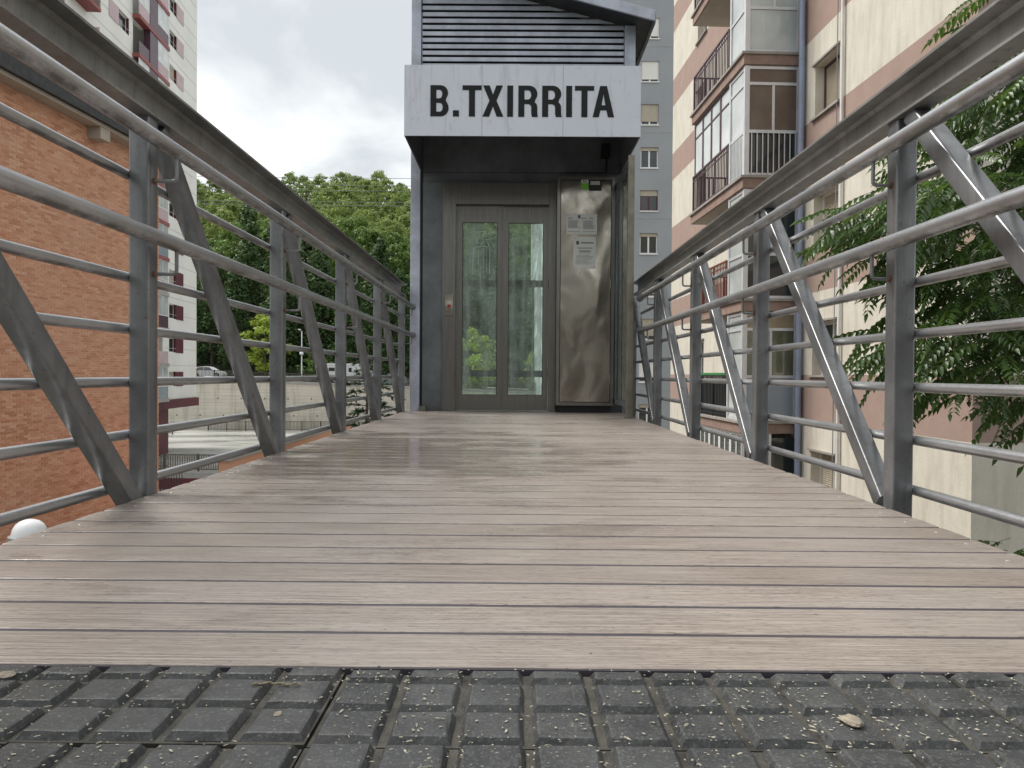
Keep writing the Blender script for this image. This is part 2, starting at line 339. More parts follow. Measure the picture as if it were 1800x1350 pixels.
def _brick(i, ca, cb):
    t = NT('fired_brick'); w = t.vec('World')
    big = t.noise(w, 0.45, 5, 0.6); fine = t.noise(w, 9.0, 4, 0.7)
    col = t.mix(fine, c4(ca), c4(cb))
    col = t.mix(t.math('MULTIPLY', t.ramp(big, 0.4, 0.7), 0.35), col, (0.60, 0.40, 0.30, 1))
    t.pbr(col=col, rough=0.85, spec=0.25, normal=t.bump(t.noise(w, 60, 3), 0.3, 0.006)); return t.m
MAT['bricks'] = [_brick(0, (0.60, 0.315, 0.195), (0.66, 0.36, 0.235)), _brick(1, (0.63, 0.345, 0.22), (0.70, 0.41, 0.275)), _brick(2, (0.48, 0.225, 0.135), (0.55, 0.275, 0.17)), _brick(3, (0.67, 0.40, 0.27), (0.73, 0.46, 0.325)), _brick(4, (0.55, 0.275, 0.165), (0.62, 0.32, 0.20))]
MAT['brick'] = MAT['bricks'][0]


# ------------------------------------------------------------------ mesh helpers
def rrect(w, h, r=0.008, n=3):
    pts = []
    for cx, cy, a0 in ((w/2 - r, h/2 - r, 0), (-w/2 + r, h/2 - r, 90), (-w/2 + r, -h/2 + r, 180), (w/2 - r, -h/2 + r, 270)):
        for i in range(n + 1):
            a = R(a0 + 90 * i / n); pts.append((cx + r * math.cos(a), cy + r * math.sin(a)))
    return pts
def circ(r, n=12): return [(r * math.cos(2 * math.pi * i / n), r * math.sin(2 * math.pi * i / n)) for i in range(n)]

class MB:
    def __init__(self): self.v = []; self.f = []
    def add(self, vs, fs):
        o = len(self.v); self.v += [tuple(p) for p in vs]; self.f += [tuple(i + o for i in f) for f in fs]; return self
    def box(self, x0, x1, y0, y1, z0, z1):
        return self.add([(x0, y0, z0), (x1, y0, z0), (x1, y1, z0), (x0, y1, z0), (x0, y0, z1), (x1, y0, z1), (x1, y1, z1), (x0, y1, z1)],
                        [(0, 3, 2, 1), (4, 5, 6, 7), (0, 1, 5, 4), (1, 2, 6, 5), (2, 3, 7, 6), (3, 0, 4, 7)])
    def frame(self, x0, x1, z0, z1, w, y0, y1):           # picture frame in the xz plane
        self.box(x0, x1, y0, y1, z1 - w, z1); self.box(x0, x1, y0, y1, z0, z0 + w)
        self.box(x0, x0 + w, y0, y1, z0 + w, z1 - w); self.box(x1 - w, x1, y0, y1, z0 + w, z1 - w); return self
    def sweep(self, prof, p0, p1, side=(1, 0, 0), cap=True):
        p0, p1 = Vector(p0), Vector(p1); d = (p1 - p0).normalized()
        a = Vector(side); a = (a - d * a.dot(d)).normalized(); b = d.cross(a)
        n = len(prof)
        vs = [p + a * x + b * y for p in (p0, p1) for x, y in prof]
        fs = [(i, (i + 1) % n, n + (i + 1) % n, n + i) for i in range(n)]
        if cap: fs += [tuple(range(n - 1, -1, -1)), tuple(range(n, 2 * n))]
        return self.add(vs, fs)
    def path(self, pts, r, n=8, cap=True):
        pts = [Vector(p) for p in pts]; k = len(pts)
        rs = r if isinstance(r, (list, tuple)) else [r] * k
        vs = []; ref = Vector((0.13, 0.31, 0.94))
        for i, p in enumerate(pts):
            d = (pts[min(i + 1, k - 1)] - pts[max(i - 1, 0)]).normalized()
            a = ref - d * ref.dot(d)
            if a.length < 0.05: a = Vector((1, 0, 0)) - d * d.x
            a.normalize(); ref = a; b = d.cross(a)
            vs += [p + (a * math.cos(2 * math.pi * j / n) + b * math.sin(2 * math.pi * j / n)) * rs[i] for j in range(n)]
        fs = [(i * n + j, i * n + (j + 1) % n, (i + 1) * n + (j + 1) % n, (i + 1) * n + j) for i in range(k - 1) for j in range(n)]
        if cap: fs += [tuple(range(n - 1, -1, -1)), tuple(range((k - 1) * n, k * n))]
        return self.add(vs, fs)
    def lathe(self, prof, c=(0, 0, 0), n=24):
        vs = [(c[0] + r * math.cos(2 * math.pi * j / n), c[1] + r * math.sin(2 * math.pi * j / n), c[2] + z) for r, z in prof for j in range(n)]
        k = len(prof)
        return self.add(vs, [(i * n + j, i * n + (j + 1) % n, (i + 1) * n + (j + 1) % n, (i + 1) * n + j) for i in range(k - 1) for j in range(n)])
    def prism(self, pts, axis, a0, a1):                   # polygon extruded along an axis
        n = len(pts)
        def P(p, a): return {'x': (a, p[0], p[1]), 'y': (p[0], a, p[1]), 'z': (p[0], p[1], a)}[axis]
        return self.add([P(p, a0) for p in pts] + [P(p, a1) for p in pts],
                        [tuple(range(n)), tuple(range(2 * n - 1, n - 1, -1))] + [(i, n + i, n + (i + 1) % n, (i + 1) % n) for i in range(n)])
    def mesh(self, name, mat, smooth=False):
        me = bpy.data.meshes.new(name); me.from_pydata(self.v, [], self.f); me.validate()
        if isinstance(mat, str): mat = MAT[mat]
        me.materials.append(mat)
        import bmesh
        bm = bmesh.new(); bm.from_mesh(me); bmesh.ops.recalc_face_normals(bm, faces=bm.faces); bm.to_mesh(me); bm.free()
        if smooth:
            me.polygons.foreach_set('use_smooth', [True] * len(me.polygons)); me.set_sharp_from_angle(angle=R(40))
        return me
    def raw(self, name, mat):
        me = bpy.data.meshes.new(name); me.from_pydata(self.v, [], self.f); me.materials.append(MAT[mat] if isinstance(mat, str) else mat); return me
    def build(self, name, mat, parent=None, smooth=False):
        return link(name, self.mesh(name, mat, smooth), parent)

def link(name, me, parent=None, loc=None, rot=None, scl=None):
    o = bpy.data.objects.new(name, me); C.objects.link(o)
    if parent: o.parent = parent
    if loc is not None: o.location = loc
    if rot is not None: o.rotation_euler = rot
    if scl is not None: o.scale = scl
    return o
def tag(o, label, cat, group=None, kind=None):
    o['label'] = label
    if cat: o['category'] = cat
    if group: o['group'] = group
    if kind: o['kind'] = kind
    return o
def struct(o, label=None):
    o['kind'] = 'structure'
    if label: o['label'] = label
    return o
def thing(name, label, cat, loc=(0, 0, 0), rotz=0.0, group=None):
    o = bpy.data.objects.new(name, None); C.objects.link(o); o.location = loc; o.rotation_euler = (0, 0, rotz); o.empty_display_size = 0.2
    return tag(o, label, cat, group)
def box(name, mat, parent, *a): return MB().box(*a).build(name, mat, parent)

def wall_open(x0, x1, z0, z1, ops, depth, y=0.0):
    """wall sheet in the xz plane (outside is -y) with rectangular openings and reveals"""
    b = MB()
    xs = sorted({x0, x1, *[v for o in ops for v in o[:2]]}); zs = sorted({z0, z1, *[v for o in ops for v in o[2:4]]})
    xs = [v for v in xs if x0 <= v <= x1]; zs = [v for v in zs if z0 <= v <= z1]
    for i in range(len(xs) - 1):
        for j in range(len(zs) - 1):
            cx, cz = (xs[i] + xs[i + 1]) / 2, (zs[j] + zs[j + 1]) / 2
            if any(o[0] < cx < o[1] and o[2] < cz < o[3] for o in ops): continue
            b.add([(xs[i], y, zs[j]), (xs[i + 1], y, zs[j]), (xs[i + 1], y, zs[j + 1]), (xs[i], y, zs[j + 1])], [(0, 1, 2, 3)])
    for a, c, d, e in [o[:4] for o in ops]:
        for p, q in (((a, d), (c, d)), ((c, d), (c, e)), ((c, e), (a, e)), ((a, e), (a, d))):
            b.add([(p[0], y, p[1]), (q[0], y, q[1]), (q[0], y + depth, q[1]), (p[0], y + depth, p[1])], [(0, 1, 2, 3)])
    return b

# ------------------------------------------------------------------ terrain and setting
def road_z(x): return -0.35 - 0.034 * (x + 39)
struct(box('ground', 'ground', None, -700, 700, -60, 1500, -10.6, -9.6))
def slope_sheet():
    b = MB(); nx, ny = 60, 40
    rnd = random.Random(3)
    for j in range(ny + 1):
        for i in range(nx + 1):
            x = -170 + 340 * i / nx; yy = 106.5 + 340 * (j / ny) ** 1.4
            z = road_z(max(min(x, 30), -80)) + max(0, min(yy - 106.5, 118)) * 0.40 + 1.0 * math.sin(x * 0.06 + yy * 0.02) * min(1, (yy - 106.5) / 20) + rnd.uniform(-.3, .3)
            b.v.append((x, yy, z))
    for j in range(ny):
        for i in range(nx):
            a = j * (nx + 1) + i; b.f.append((a, a + 1, a + nx + 2, a + nx + 1))
    return b
struct(slope_sheet().build('hill', 'earth', None, True))
b = MB(); X0, X1 = -90, 60
b.add([(X0, 95.5, road_z(X0)), (X1, 95.5, road_z(X1)), (X1, 106.8, road_z(X1)), (X0, 106.8, road_z(X0))], [(0, 1, 2, 3)])
struct(b.build('road', 'asphalt'))
# far retaining wall with its coping
rw = thing('retaining_wall', 'long beige board-marked concrete retaining wall below the road', 'wall', (0, 95, 0))
b = MB(); b.add([(X0, 0, -7), (X1, 0, -7), (X1, 0, road_z(X1)), (X0, 0, road_z(X0)), (X0, .55, -7), (X1, .55, -7), (X1, .55, road_z(X1)), (X0, .55, road_z(X0))],
                [(0, 1, 2, 3), (3, 2, 6, 7), (0, 3, 7, 4), (1, 5, 6, 2)])
b.build('wall_face', 'concrete', rw)
b = MB(); b.add([(X0, -.12, road_z(X0) - .22), (X1, -.12, road_z(X1) - .22), (X1, -.12, road_z(X1) + .06), (X0, -.12, road_z(X0) + .06),
                 (X0, .62, road_z(X0) - .22), (X1, .62, road_z(X1) - .22), (X1, .62, road_z(X1) + .06), (X0, .62, road_z(X0) + .06)],
                [(0, 1, 2, 3), (3, 2, 6, 7), (0, 4, 5, 1)])
b.build('coping', 'kerb', rw)
me = MB().lathe([(0.0, -.03), (.09, -.03), (.09, .02), (0.0, .02)], n=8).mesh('weep_hole', 'black')
for i in range(26):
    for j in range(2): link('weep_hole', me, rw, (-60 + i * 2.9 + (.7 if j else 0), -.0, -2.8 - j * 2.1), (R(90), 0, 0))
# plaza terrace
struct(box('plaza', 'paving', None, -60, 30, 52.6, 95.0, -9.6, -6.6))
box('terrace_fascia', 'maroon', bpy.data.objects['plaza'], -60, -3, 52.42, 52.597, -7.6, -6.85)
box('terrace_kerb', 'kerb', bpy.data.objects['plaza'], -60, 30, 52.45, 52.85, -6.85, -6.45)
# upper pavement in front of the bridge (the camera stands on it) and an unseen bank added behind it
pav = struct(box('pavement', 'groove', None, -7, 7, -14, 1.079, -1.2, -0.021))
struct(box('abutment', 'kerb', None, -6.9, 6.9, -13.9, 0.9, -9.6, -1.2))
b = MB(); b.add([(-90, -14, -1), (90, -14, -1), (90, -60, 16), (-90, -60, 16)], [(0, 3, 2, 1)])
struct(b.build('bank', 'bankgrey'))  # unseen slope, added so the lift steel mirrors something dark

# ------------------------------------------------------------------ rubber paving tiles
PITCH = 0.0845
seams = [-1.93, -1.592, -1.254, -0.916, -0.576, -0.236, 0.609, 0.947, 1.285, 1.623]
def tile_block(w, d, seed=1):
    bv = 0.0055; h = 0.0084
    b = MB(); n = 3; rr = random.Random(seed)      # every edge gets a few uneven points: worn, slightly chipped rubber
    def ring(i0, z, j):
        pts = []
        for (ax, ay), (bx, by) in zip([(i0, i0), (w - i0, i0), (w - i0, d - i0), (i0, d - i0)], [(w - i0, i0), (w - i0, d - i0), (i0, d - i0), (i0, i0)]):
            for k in range(n): pts.append((ax + (bx - ax) * k / n + rr.uniform(-j, j), ay + (by - ay) * k / n + rr.uniform(-j, j), z + rr.uniform(-j, j) * .5))
        return pts
    m = 4 * n
    r0, r1, r2 = ring(0, 0, .0003), ring(bv, h, .0009), ring(bv + .0025, h + .0009, .0006)
    b.v = r0 + r1 + r2 + [(w / 2, d / 2, h + .0011)]
    b.f = [(q * m + i, q * m + (i + 1) % m, (q + 1) * m + (i + 1) % m, (q + 1) * m + i) for q in (0, 1) for i in range(m)] + [(2 * m + i, 2 * m + (i + 1) % m, 3 * m) for i in range(m)]
    return b.mesh('block', 'rubber')
GAP = 0.0095
blks = [tile_block(PITCH - GAP, PITCH - GAP, q) for q in range(7)]; blk_s = [tile_block(PITCH - GAP, 0.036, 20 + q) for q in range(4)]
rows_y = {0: [(1.044, 1), (0.958, 0), (0.872, 0)], 1: [(0.784, 0), (0.699, 0), (0.614, 0), (0.53, 0)]}
for si in range(len(seams) - 1):
    xa, xb = seams[si], seams[si + 1]; n = round((xb - xa) / PITCH)
    for band in (0, 1):
        ys = rows_y[band]; ya = ys[-1][0] - .006; yb = 1.079 if band == 0 else ys[0][0] + PITCH - .006
        dz = random.uniform(-.0015, .0015)
        tile = MB().box(xa + .0015, xb - .0015, ya + .0015, yb - .0015, -.0205, -.0088).build('rubber_tile', 'groove', pav)
        tile.location.z = dz
        for y0, short in ys:
            for i in range(n):
                o = link('block', random.choice(blk_s if short else blks), tile, (xa + .006 + i * PITCH * (xb - xa) / (n * PITCH) + random.uniform(-.0008, .0008), y0 + random.uniform(-.0008, .0008), -.0088 + random.uniform(-.0006, .0006)),
                         (random.uniform(-.004, .004), random.uniform(-.004, .004), random.uniform(-.006, .006)))
# dry litter scattered over the tiles
b = MB(); rl = random.Random(11)
for i in range(4200):
    x, y = rl.uniform(-1.0, 1.0), rl.uniform(0.55, 1.075)
    if math.sin(x * 9.1 + 1.3) * math.sin(y * 17 + x * 4) + rl.uniform(-.9, .9) < -.25: continue
    L, W, H = rl.uniform(.0007, .0034) * (1.9 if rl.random() < .12 else 1), rl.uniform(.0005, .0016), rl.uniform(.0004, .0012)
    a = rl.uniform(0, 6.28); ca, sa = math.cos(a), math.sin(a); z = .0010
    fx = ((x + .236) / PITCH) % 1
    pts = [(-L, -W * .5), (0, -W), (L, -W * .2), (L * .7, W), (-L * .5, W * .8)]
    b.add([(x + px * ca - py * sa, y + px * sa + py * ca, z) for px, py in pts] + [(x, y, z + H)], [(j, (j + 1) % 5, 5) for j in range(5)])
tag(link('leaf_litter', b.raw('leaf_litter', 'debris')), 'pale dry flakes scattered over the black rubber tiles', 'litter', None, 'stuff')
def pebble(name, x, y, s, label, mat='pebble'):
    rr = random.Random(int(x * 1000)); b = MB(); n = 9
    prof = [(0.001, -.5), (.7, -.4), (1, 0), (.75, .45), (.3, .62), (0.001, .66)]
    b.lathe([(r * s, z * s * .6) for r, z in prof], (0, 0, 0), n)
    b.v = [(p[0] * rr.uniform(.8, 1.25) * 1.3, p[1] * rr.uniform(.8, 1.2), p[2] * rr.uniform(.9, 1.1)) for p in b.v]
    o = b.build(name, mat, None, True); o.location = (x, y, .001 + s * .2); o.rotation_euler.z = rr.uniform(0, 3); tag(o, label, 'debris' if 'clod' in name else 'pebble')
pebble('pebble', -.688, 1.035, .010, 'oval pale pebble on the black tile near the left edge')
pebble('pebble', -.640, .905, .013, 'larger yellowish pebble in the groove at the lower left')
pebble('dirt_clod', .405, .915, .013, 'crumbly tan clod on the black tiles right of centre')
pebble('pebble', -.285, .925, .005, 'tiny tan pebble beside the long tile seam')
b = MB(); tw = [(-.345 + i * .0058, 1.005 + .0035 * math.sin(i * .5) + i * .0006, .0045 + .0012 * math.sin(i * 2.1)) for i in range(12)]
b.path(tw, [.0008 + .0012 * abs(math.sin(i * 1.4)) for i in range(12)], 6)
for i in range(1, 12): b.path([tw[i], (tw[i][0] + .002, tw[i][1] + (.003 if i % 2 else -.003), tw[i][2] + .002)], [.0009, .0003], 4)
tag(b.build('dry_catkin', 'twig', None, True), 'dry braided twig lying on the second row of black tiles', 'twig')

# ------------------------------------------------------------------ footbridge deck
Y_D0, Y_D1 = 1.087, 8.60; NB = 50; BP = (Y_D1 - Y_D0) / NB; XL, XR = -1.228, 1.182
deck = struct(MB().box(XL + .01, XR - .01, Y_D0 - .004, Y_D1, -.03, -.0030).build('footbridge_deck', 'underlay'))
w, t_ = BP - .0145, .026
prof = [(0, -t_), (w, -t_), (w, -.0022), (w - .0012, -.0012), (w * .85, -.0004), (w * .65, -.00006), (w * .35, -.00006), (w * .15, -.0004), (.0012, -.0012), (0, -.0022)]
bm_ = MB().prism(prof, 'x', XL, XR).mesh('deck_board', 'deck')
scr = MB().lathe([(0.0001, .0016), (.003, .0016), (.0045, .0008), (.005, 0)], n=10).mesh('screw', 'screw')
for i in range(NB):
    o = link('deck_board', bm_, deck, (random.uniform(-.004, .004), Y_D0 + i * BP, random.uniform(-.0003, .0003)), (random.uniform(-.0012, .0012), 0, random.uniform(-.0006, .0006)))
    for sx in (XL + .055, XR - .055):
        link('screw', scr, o, (sx + random.uniform(-.008, .008), w * .5 + random.uniform(-.02, .02), 0))
for x in (XL + .04, -0.02, XR - .04): box('deck_beam', 'steel_l', deck, x - .04, x + .04, .95, 8.6, -.29, -.031)

# ------------------------------------------------------------------ truss railings
STN = [2.605 + 1.475 * k for k in range(-2, 5)]
BARZ = [1.08, .907, .735, .560, .380, .202, .033]
TUBEZ = [1.160, .846]
def truss(sign, xi, tip, tubex, label, tube_end):
    t = thing('truss_railing', label, 'railing', (0, 0, -.25))
    base = Vector((0, 0, .25)); xc = sign * (abs(xi) + .035)
    def bld(b, n, m, p=t, s=False):
        b.v = [(v[0], v[1], v[2] + .25) for v in b.v]; return b.build(n, m, p, s)
    # channel top chord, open side towards the walkway
    tx, wx = tip, sign * (abs(tip) + .070); z0, z1, tf, tw = 1.272, 1.403, .011, .008
    wi = sign * (abs(wx) - tw)
    pr = [(tx, z0), (wx, z0), (wx, z1), (tx, z1), (tx, z1 - tf * .8), (wi + (tx - wi) * .22, z1 - tf * 1.1), (wi, z1 - tf * 2.1), (wi, z0 + tf * 2.1), (wi + (tx - wi) * .22, z0 + tf * 1.1), (tx, z0 + tf * .8)]
    bld(MB().prism(pr, 'y', -1.6, 8.56 if sign < 0 else 8.3), 'top_chord', 'chord')
    for y in STN:
        bld(MB().sweep(rrect(.07, .07, .009), (xc, y, -.25), (xc, y, 1.271), (1, 0, 0)), 'post', 'steel_l', t, True)
    for k in range(len(STN) - 1):
        ya, yb = STN[k] + .035, STN[k + 1] - .035
        if sign < 0: p0, p1 = (xc, yb - .045, -.02), (xc, ya + .055, 1.271)
        else: p0, p1 = (xc, ya + .045, -.02), (xc, yb - .055, 1.271)
        bld(MB().sweep(rrect(.064, .064, .008), p0, p1, (1, 0, 0)), 'diagonal', 'steel_l', t, True)
    xo = sign * (abs(xc) + .0355 + .0165)
    for z in BARZ:
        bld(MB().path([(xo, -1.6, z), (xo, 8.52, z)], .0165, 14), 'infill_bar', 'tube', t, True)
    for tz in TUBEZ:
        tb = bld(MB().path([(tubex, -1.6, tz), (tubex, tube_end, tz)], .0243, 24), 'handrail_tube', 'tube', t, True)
        pts = [(tubex, tube_end - .004, tz), (tubex, tube_end, tz)]
        bld(MB().path(pts, .036, 20), 'flange', 'rod', tb, True)
        for y in STN:
            if y > tube_end: continue
            zr = tz - .10; s = sign; r = .014
            cx = tubex; arc = [(cx + s * r * (1 - math.cos(a)), y, zr + r * (1 - math.sin(a))) for a in [i * math.pi / 2 / 4 for i in range(5)]]
            bld(MB().path([(xc - s * .034, y, zr)] + arc[::-1] + [(cx, y, tz - .02)], .0062, 8), 'bracket', 'rod', tb, True)
            bld(MB().path([(xc - s * .0345, y, zr), (xc - s * .0385, y, zr), (xc - s * .043, y, zr)], [.0125, .0115, .007], 9), 'weld_bead', 'rust', tb, True)
    return t
truss(-1, -1.228, -1.215, -1.15, 'grey steel truss railing on the left side of the walkway', 8.598)
truss(1, 1.262, 1.25, 1.20, 'grey steel truss railing on the right side of the walkway', 7.46)

# ------------------------------------------------------------------ lift tower
YF = 8.60
lift = thing('lift_tower', 'grey metal-clad street lift tower with glazed doors and louvred top', 'lift', (0, YF, -9.6))
def L(b, n, m, p=lift, s=False):
    b.v = [(v[0], v[1] - YF, v[2] + 9.6) for v in b.v]; return b.build(n, m, p, s)
def zroof(x): return 4.33 - .257 * (x - 1.2)
for xa, xb in ((-1.183, -1.075), (1.19, 1.31)):
    for ya in (8.60, 10.62):
        zt = zroof((xa + xb) / 2) - .02
        L(MB().sweep(rrect(xb - xa, .12, .006), ((xa + xb) / 2, ya + .06, -9.6), ((xa + xb) / 2, ya + .06, zt), (1, 0, 0)), 'corner_pillar', 'clad', lift, True)
L(MB().box(-1.182, -1.178 + .06, 8.72, 10.62, -9.6, -.3), 'side_panel', 'panel'); L(MB().box(1.25, 1.309, 8.72, 10.62, -9.6, -.3), 'side_panel', 'panel')
L(MB().box(-1.075, 1.19, 8.64, 8.70, -9.6, -.032), 'lower_front_panel', 'panel')
L(MB().box(-1.075, 1.19, 10.66, 10.72, -9.6, -.3), 'lower_back_panel', 'panel')
L(MB().box(-1.1, 1.2, 8.70, 10.66, -.3, -.06), 'car_floor', 'panel')
# front wall panels round the door
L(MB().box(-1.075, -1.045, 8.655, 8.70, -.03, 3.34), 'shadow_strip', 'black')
L(MB().box(-1.045, -.822, 8.61, 8.70, -.03, 2.55), 'wall_panel', 'panel')
L(MB().box(.442, 1.19, 8.625, 8.70, -.03, 2.55), 'wall_panel', 'panel')
L(MB().box(-1.045, 1.19, 8.60, 8.70, 2.67, 3.40), 'wall_panel', 'panel')
L(MB().box(-1.045, 1.19, 8.635, 8.70, 2.553, 2.667), 'lintel_panel', 'panel')
L(MB().box(-1.06, -.99, 8.50, 8.605, .0, .055), 'base_cleat', 'cabframe')
# louvred top
L(MB().add([(-1.075, 8.72, 3.36), (1.19, 8.72, 3.36), (1.19, 8.72, zroof(1.19) - .03), (-1.075, 8.72, zroof(-1.075) - .03)], [(0, 1, 2, 3)]), 'louvre_back', 'black')
z = 3.335
while z < zroof(-1.07) - .09:
    zt = z + .052
    pr_ = [(8.630, z), (8.626, z + .004), (8.628, z + .044), (8.634, z + .049), (8.662, z + .053), (8.662, z + .050), (8.636, z + .045), (8.632, z + .040), (8.634, z + .002)]
    b = MB(); n_ = len(pr_); xe = [min(1.186, 1.2 - (q[1] + .03 - 4.33) / .257) for q in pr_]
    b.add([(-1.064, q[0], q[1]) for q in pr_] + [(xe[i], q[0], q[1]) for i, q in enumerate(pr_)], [tuple(range(n_)), tuple(range(2 * n_ - 1, n_ - 1, -1))] + [(i, n_ + i, n_ + (i + 1) % n_, (i + 1) % n_) for i in range(n_)])
    L(b, 'louvre_slat', 'clad'); z += .0712
# mono-pitch roof
XA, XB, YA, YB = -1.20, 1.46, 8.34, 11.15
def roofq(x0, x1, y0, y1, o0, o1):
    return MB().add([(x, y, zroof(x) + o) for o in (o0, o1) for x, y in ((x0, y0), (x1, y0), (x1, y1), (x0, y1))],
                    [(0, 3, 2, 1), (4, 5, 6, 7), (0, 1, 5, 4), (1, 2, 6, 5), (2, 3, 7, 6), (3, 0, 4, 7)])
rf = L(roofq(XA, XB, YA + .03, YB, .0, .08), 'roof', 'slate')
L(roofq(XA - .02, XB + .02, YA, YA + .028, -.02, .095), 'fascia', 'clad', rf); L(roofq(XB + .001, XB + .03, YA + .03, YB, -.03, .095), 'gutter', 'panel', rf)
# shaft glazing and rails
for xa, xb in ((-1.13, -1.118), (1.24, 1.252)): L(MB().box(xa, xb, 8.74, 10.60, -.3, 3.9), 'shaft_glass', 'clear2')
L(MB().box(-1.07, 1.185, 10.67, 10.682, -.3, 3.9), 'shaft_glass', 'clear2')
for zc_ in (1.665, .425): L(MB().box(-1.07, 1.185, 10.60, 10.655, zc_ - .045, zc_ + .045), 'shaft_rail', 'panel')
L(MB().box(-1.07, 1.185, 10.56, 10.66, 3.2, 3.5), 'shaft_rail', 'panel')
L(MB().box(-1.10, 1.2, 8.75, 10.6, 3.42, 3.46), 'shaft_ceiling', 'panel')
# door frame and leaves
fr = L(MB().box(-.82, -.676, 8.575, 8.70, 0, 2.548), 'door_frame', 'bronze')
L(MB().box(.365, .44, 8.575, 8.70, 0, 2.548), 'jamb', 'bronze', fr); L(MB().box(-.674, .363, 8.57, 8.70, 2.305, 2.54), 'door_header', 'bronze', fr)
L(MB().box(-.672, .362, 8.60, 8.72, -.028, .004), 'threshold', 'cabframe', fr)
L(MB().box(-.79, -.70, 8.565, 8.574, 1.06, 1.30), 'call_button_plate', 'stainless', fr)
L(MB().lathe([(.0001, .008), (.016, .008), (.02, 0)], (0, 0, 0), 14), 'call_button', 'red', fr).location = (0, 0, 0)
o = bpy.data.objects['call_button']
for v in o.data.vertices: v.co = Vector((-.745 + v.co.x, 8.564 - YF - (v.co.z - 9.6), 1.17 + 9.6 + (v.co.y + YF)))
for (xa, xb, ga, gb, y0) in ((-.672, -.164, -.604, -.210, 8.632), (-.166, .361, -.089, .305, 8.652)):
    lf = L(MB().frame(xa, xb, .012, 2.30, .001, y0, y0 + .03), 'door_leaf', 'bronze')
    bb = MB(); bb.box(xa, ga, y0, y0 + .034, .012, 2.302); bb.box(gb, xb, y0, y0 + .034, .012, 2.302); bb.box(ga, gb, y0, y0 + .034, 2.115, 2.302); bb.box(ga, gb, y0, y0 + .034, .012, .18)
    bb.v = [(v[0], v[1] - YF, v[2] + 9.6) for v in bb.v]; lf.data = bb.mesh('door_leaf', 'bronze')
    L(MB().box(ga + .0005, gb - .0005, y0 + .012, y0 + .020, .1805, 2.1145), 'glass_pane', 'clear', lf)
    L(MB().frame(ga + .001, gb - .001, .181, 2.114, .006, y0 - .003, y0 + .011), 'glazing_bead', 'black', lf)
    if xa < -.5:
        # scratched tag on the left pane
        def S(px, py): return (-.604 + (px - 215) / 415 * .394, y0 + .0105, 2.115 - (py - 345) / 1061)
        strokes = [[(315, 460), (370, 455), (345, 510), (320, 465)], [(370, 455), (365, 530), (410, 600)], [(400, 455), (440, 520), (495, 470), (480, 450), (400, 455)],
                   [(395, 460), (420, 540), (395, 550), (370, 500)], [(440, 520), (475, 590)], [(575, 535), (490, 548), (515, 590), (540, 650), (537, 960)], [(545, 560), (600, 625)],
                   [(345, 650), (380, 635), (450, 628), (520, 636)], [(350, 650), (340, 800), (330, 960)], [(368, 655), (367, 760)], [(405, 640), (404, 990)], [(465, 640), (468, 1000)], [(503, 640), (500, 940)]]
        b = MB()
        for st in strokes: b.path([S(*p) for p in st], .0032 if len(st) > 2 else .0016, 5)
        L(b, 'scratched_tag', 'scrawl', lf)
# sign canopy: hollow box open underneath
CX0, CX1, CY0, CZ0, CZ1 = -1.069, 1.166, 7.30, 2.667, 3.333
can = L(MB().box(CX0, CX1, CY0, CY0 + .012, CZ0, CZ1), 'sign_canopy', 'sign')
L(MB().box(CX0, CX0 + .012, CY0 + .013, 8.598, CZ0, CZ1), 'canopy_side', 'panel', can); L(MB().box(CX1 - .012, CX1, CY0 + .013, 8.598, CZ0, CZ1), 'canopy_side', 'panel', can)
L(MB().box(CX0 + .013, CX1 - .013, CY0 + .013, 8.598, CZ1 - .014, CZ1 - .002), 'canopy_top', 'panel', can)
for x_ in (-.334, .432): L(MB().box(x_ - .0015, x_ + .0015, CY0 - .0012, CY0 - .0002, CZ0 + .005, CZ1 - .003), 'panel_seam', 'inkgrey', can)
L(MB().box(.93, 1.02, 8.45, 8.598, 2.82, 2.95), 'junction_box', 'black', can)
L(MB().path([(.99, 8.55, 2.82), (.99, 8.56, 2.66)], .012, 8), 'conduit', 'black', can)
def arc(cx, cy, rx, ry, a0, a1, n=7): return [(cx + rx * math.cos(R(a0 + (a1 - a0) * i / n)), cy + ry * math.sin(R(a0 + (a1 - a0) * i / n))) for i in range(n + 1)]
GL = {
 'B': [[(0, 0)] + arc(65, 52, 50, 52, -90, 32) + [(96, 101)] + arc(63, 147, 48, 48, -35, 90) + [(0, 195)],
       [(37, 29), (60, 29)] + arc(60, 57, 18, 28, -90, 90)[1:-1] + [(60, 85), (37, 85)], [(37, 113), (58, 113)] + arc(58, 140, 17, 27, -90, 90)[1:-1] + [(58, 167), (37, 167)]],
 '.': [[(0, 0), (38, 0), (38, 38), (0, 38)]],
 'T': [[(41, 0), (79, 0), (79, 166), (120, 166), (120, 195), (0, 195), (0, 166), (41, 166)]],
 'X': [[(0, 0), (42, 0), (66, 65), (90, 0), (132, 0), (88, 100), (128, 195), (87, 195), (66, 137), (45, 195), (4, 195), (44, 100)]],
 'I': [[(0, 0), (37, 0), (37, 195), (0, 195)]],
 'R': [[(0, 0), (38, 0), (38, 80), (56, 80)] + arc(60, 58, 22, 22, 90, 10, 4) + [(82, 22), (86, 0), (124, 0), (120, 18), (119, 62)] + arc(92, 62, 27, 30, 0, 62, 3)[1:] + [(104, 96)] + arc(68, 143, 52, 52, -42, 90) + [(0, 195)],
       [(38, 108), (62, 108)] + arc(62, 137, 19, 29, -90, 90)[1:-1] + [(62, 166), (38, 166)]],
 'A': [[(0, 0), (39, 0), (49, 43), (87, 43), (97, 0), (135, 0), (89, 195), (46, 195)], [(56, 74), (80, 74), (68, 146)]],
}
K = 1 / 3.6 * 7.3 / 1352
